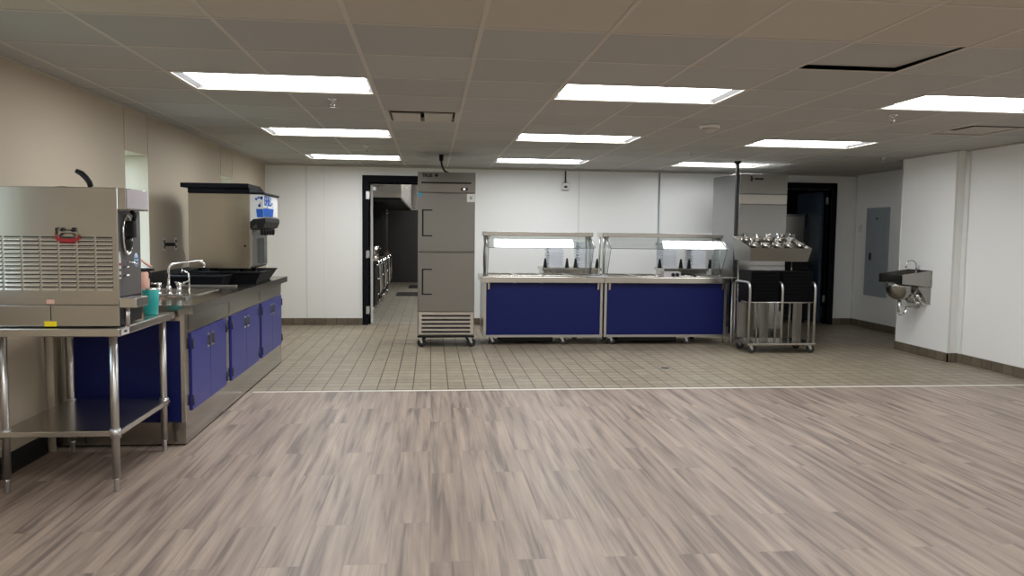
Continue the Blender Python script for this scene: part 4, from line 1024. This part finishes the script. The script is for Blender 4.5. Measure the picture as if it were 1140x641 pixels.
# stickers and switches on the face
m = MB(); x = xc
m.box(x, x+.001, MY0+.055, MY0+.085, 1.115, 1.225); m.prism([(MY0+.055, 1.225), (MY0+.085, 1.225), (MY0+.075, 1.26), (MY0+.066, 1.26)], x, x+.001, 'X')
m.mi = 1; m.box(x+.001, x+.0018, MY0+.058, MY0+.083, 1.185, 1.198)
m.mi = 2; m.box(x+.001, x+.0018, MY0+.06, MY0+.08, 1.155, 1.168); m.box(x+.001, x+.0018, MY0+.06, MY0+.08, 1.125, 1.138)
m.build('decal', ['white', 'red', 'black'], t)
m = MB(); m.lathe((x, MY0+.30, 1.205), [(.032, 0), (.032, .001), (0, .001)], 20, 'X')
for v in m.bm.verts: v.co.z = 1.205+(v.co.z-1.205)*1.25
m.mi = 1; m.box(x+.001, x+.002, MY0+.275, MY0+.325, 1.212, 1.218); m.box(x+.001, x+.002, MY0+.28, MY0+.32, 1.196, 1.201); m.build('round_decal', ['paleblue', 'dgrey'], t)
m = MB(); m.tube([(x, MY0+.17, 1.20), (x+.03, MY0+.19, 1.195), (x+.04, MY0+.23, 1.18)], .004, 8); m.tube([(x, MY0+.12, 1.175), (x+.03, MY0+.12, 1.175)], .005, 8); m.tube([(x, MY0+.12, 1.13), (x+.03, MY0+.12, 1.13)], .005, 8); m.build('lever_switch', 'chrome', t)
# black handle and wire on the top
m = MB(); m.tube([(-1.965+.165, 4.4, 1.584), (-1.965+.163, 4.4, 1.600)], .008, 8); m.mi = 1
m.tube([(-1.80, 4.4, 1.598), (-1.806, 4.4, 1.62), (-1.822, 4.4, 1.645), (-1.845, 4.4, 1.667), (-1.872, 4.4, 1.68)], [.014, .015, .0155, .0155, .012], 12); m.build('top_handle', ['chrome', 'black'], t)
m = MB(); m.tube([(-1.99, 4.4, 1.586), (-1.985, 4.4, 1.594), (-1.95, 4.4, 1.598), (-1.90, 4.4, 1.594), (-1.885, 4.4, 1.588)], .002, 6); m.build('wire_loop', 'chrome', t)

# cup and bottle
t = thing('tumbler', 'teal tumbler with clear lid on the work table beside the drink machine', 'tumbler', (-1.668, 4.87, .866))
MB().lathe((-1.668, 4.87, .8665), [(.037, 0), (.040, .003), (.048, .148), (.046, .15), (.044, .148)], 28).build('cup_body', 'teal', t)
m = MB(); m.lathe((-1.668, 4.87, 1.013), [(.047, 0), (.047, .008), (.040, .013), (.0, .014)], 28); m.build('lid', 'chrome', t)
bx, by = -1.905, 5.42
t = thing('drinking_bottle', 'pink drinking bottle with black lid on the counter behind the drink machine', 'bottle', (bx, by, .9))
MB().lathe((bx, by, .9005), [(.034, 0), (.037, .004), (.043, .12), (.043, .185), (.036, .195)], 24).build('bottle_body', 'pink', t)
MB().lathe((bx, by, 1.096), [(.04, 0), (.042, .006), (.042, .018), (.03, .022), (0, .023)], 24).build('lid', 'black', t)
m = MB(); m.tube([(bx+.04, by, 1.108), (bx+.075, by, 1.107)], .008, 8); m.tube([(bx+.03, by, 1.10), (bx+.05, by, 1.08), (bx+.045, by, 1.05)], .01, 8); m.build('spout', 'black', t)
m = MB(); m.tube([(bx-.02, by, 1.118), (bx-.03, by, 1.16), (bx-.012, by, 1.175), (bx+.02, by, 1.15), (bx+.06, by, 1.125)], .008, 8); m.build('carry_loop', 'pink', t)

# wall outlets by the window
def outlet(y, label, plug):
    t = thing('wall_outlet', label, 'outlet', (LX, y, 1.24), 'left wall outlets')
    MB().box(LX+.0005, LX+.007, y-.037, y+.037, 1.183, 1.297, .002).build('plate', M['whiteenamel'] if plug else M['zinc'], t)
    m = MB()
    for z in (1.215, 1.265): m.box(LX+.007, LX+.012, y-.017, y+.017, z-.014, z+.014, .003)
    m.build('socket', 'dgrey', t)
    return t
o1 = outlet(7.30, 'left wall outlet with a black plug between window and dispenser', False)
MB().box(LX+.012, LX+.10, 7.285, 7.32, 1.225, 1.255, .004).build('plug', 'black', o1)
o2 = outlet(7.62, 'left wall outlet with a white cord nearest the dispenser', True)
t = thing('white_cord', 'thin white power cord hanging from the outlet down to the counter', 'cord', (LX+.03, 7.65, 1.0))
MB().tube([(LX+.013, 7.62, 1.245), (LX+.03, 7.63, 1.243), (LX+.045, 7.68, 1.20), (LX+.05, 7.74, 1.13), (LX+.05, 7.72, 1.06), (LX+.045, 7.66, 1.02), (LX+.04, 7.66, .91)], .004, 8).build('cord', 'white', t)

# ------------------------------------------------------------------ world, camera, look
wd = bpy.data.worlds.new('World'); SC.world = wd; wd.use_nodes = True
nt = wd.node_tree; bg = nt.nodes['Background']
tc = nt.nodes.new('ShaderNodeTexCoord'); sp = nt.nodes.new('ShaderNodeSeparateXYZ'); cr = nt.nodes.new('ShaderNodeValToRGB')
mr = nt.nodes.new('ShaderNodeMapRange'); mr.inputs['From Min'].default_value = -.2; mr.inputs['From Max'].default_value = .8
nt.links.new(tc.outputs['Generated'], sp.inputs[0]); nt.links.new(sp.outputs['Z'], mr.inputs['Value']); nt.links.new(mr.outputs[0], cr.inputs['Fac'])
cr.color_ramp.elements[0].color = (.72, .88, 1, 1); cr.color_ramp.elements[1].color = (.55, .76, 1, 1)
nt.links.new(cr.outputs['Color'], bg.inputs['Color']); bg.inputs['Strength'].default_value = 8.5

cam = bpy.data.cameras.new('camera'); co = bpy.data.objects.new('camera', cam); COL.objects.link(co)
cam.sensor_width = 36; cam.sensor_fit = 'HORIZONTAL'; cam.lens = 36*872.65/1140; cam.clip_start = .05
yaw, pit, rol = 0.103313671, 0.0704732957, 0.0114190752
fwd = Vector((math.sin(yaw)*math.cos(pit), math.cos(yaw)*math.cos(pit), -math.sin(pit)))
rt = Vector((math.cos(yaw), -math.sin(yaw), 0)); up = rt.cross(fwd)
r2 = math.cos(rol)*rt+math.sin(rol)*up; u2 = -math.sin(rol)*rt+math.cos(rol)*up
mm = Matrix((r2, u2, -fwd)).transposed().to_4x4(); mm.translation = (0, 0, 1.38); co.matrix_world = mm
SC.camera = co
vs = SC.view_settings; SC.display_settings.display_device = 'sRGB'
vs.view_transform = 'Standard'; vs.look = 'None'; vs.gamma = 1; vs.use_curve_mapping = False; vs.exposure = 0.0
SC.cycles.max_bounces = 8; SC.cycles.diffuse_bounces = 5; SC.cycles.sample_clamp_indirect = 6
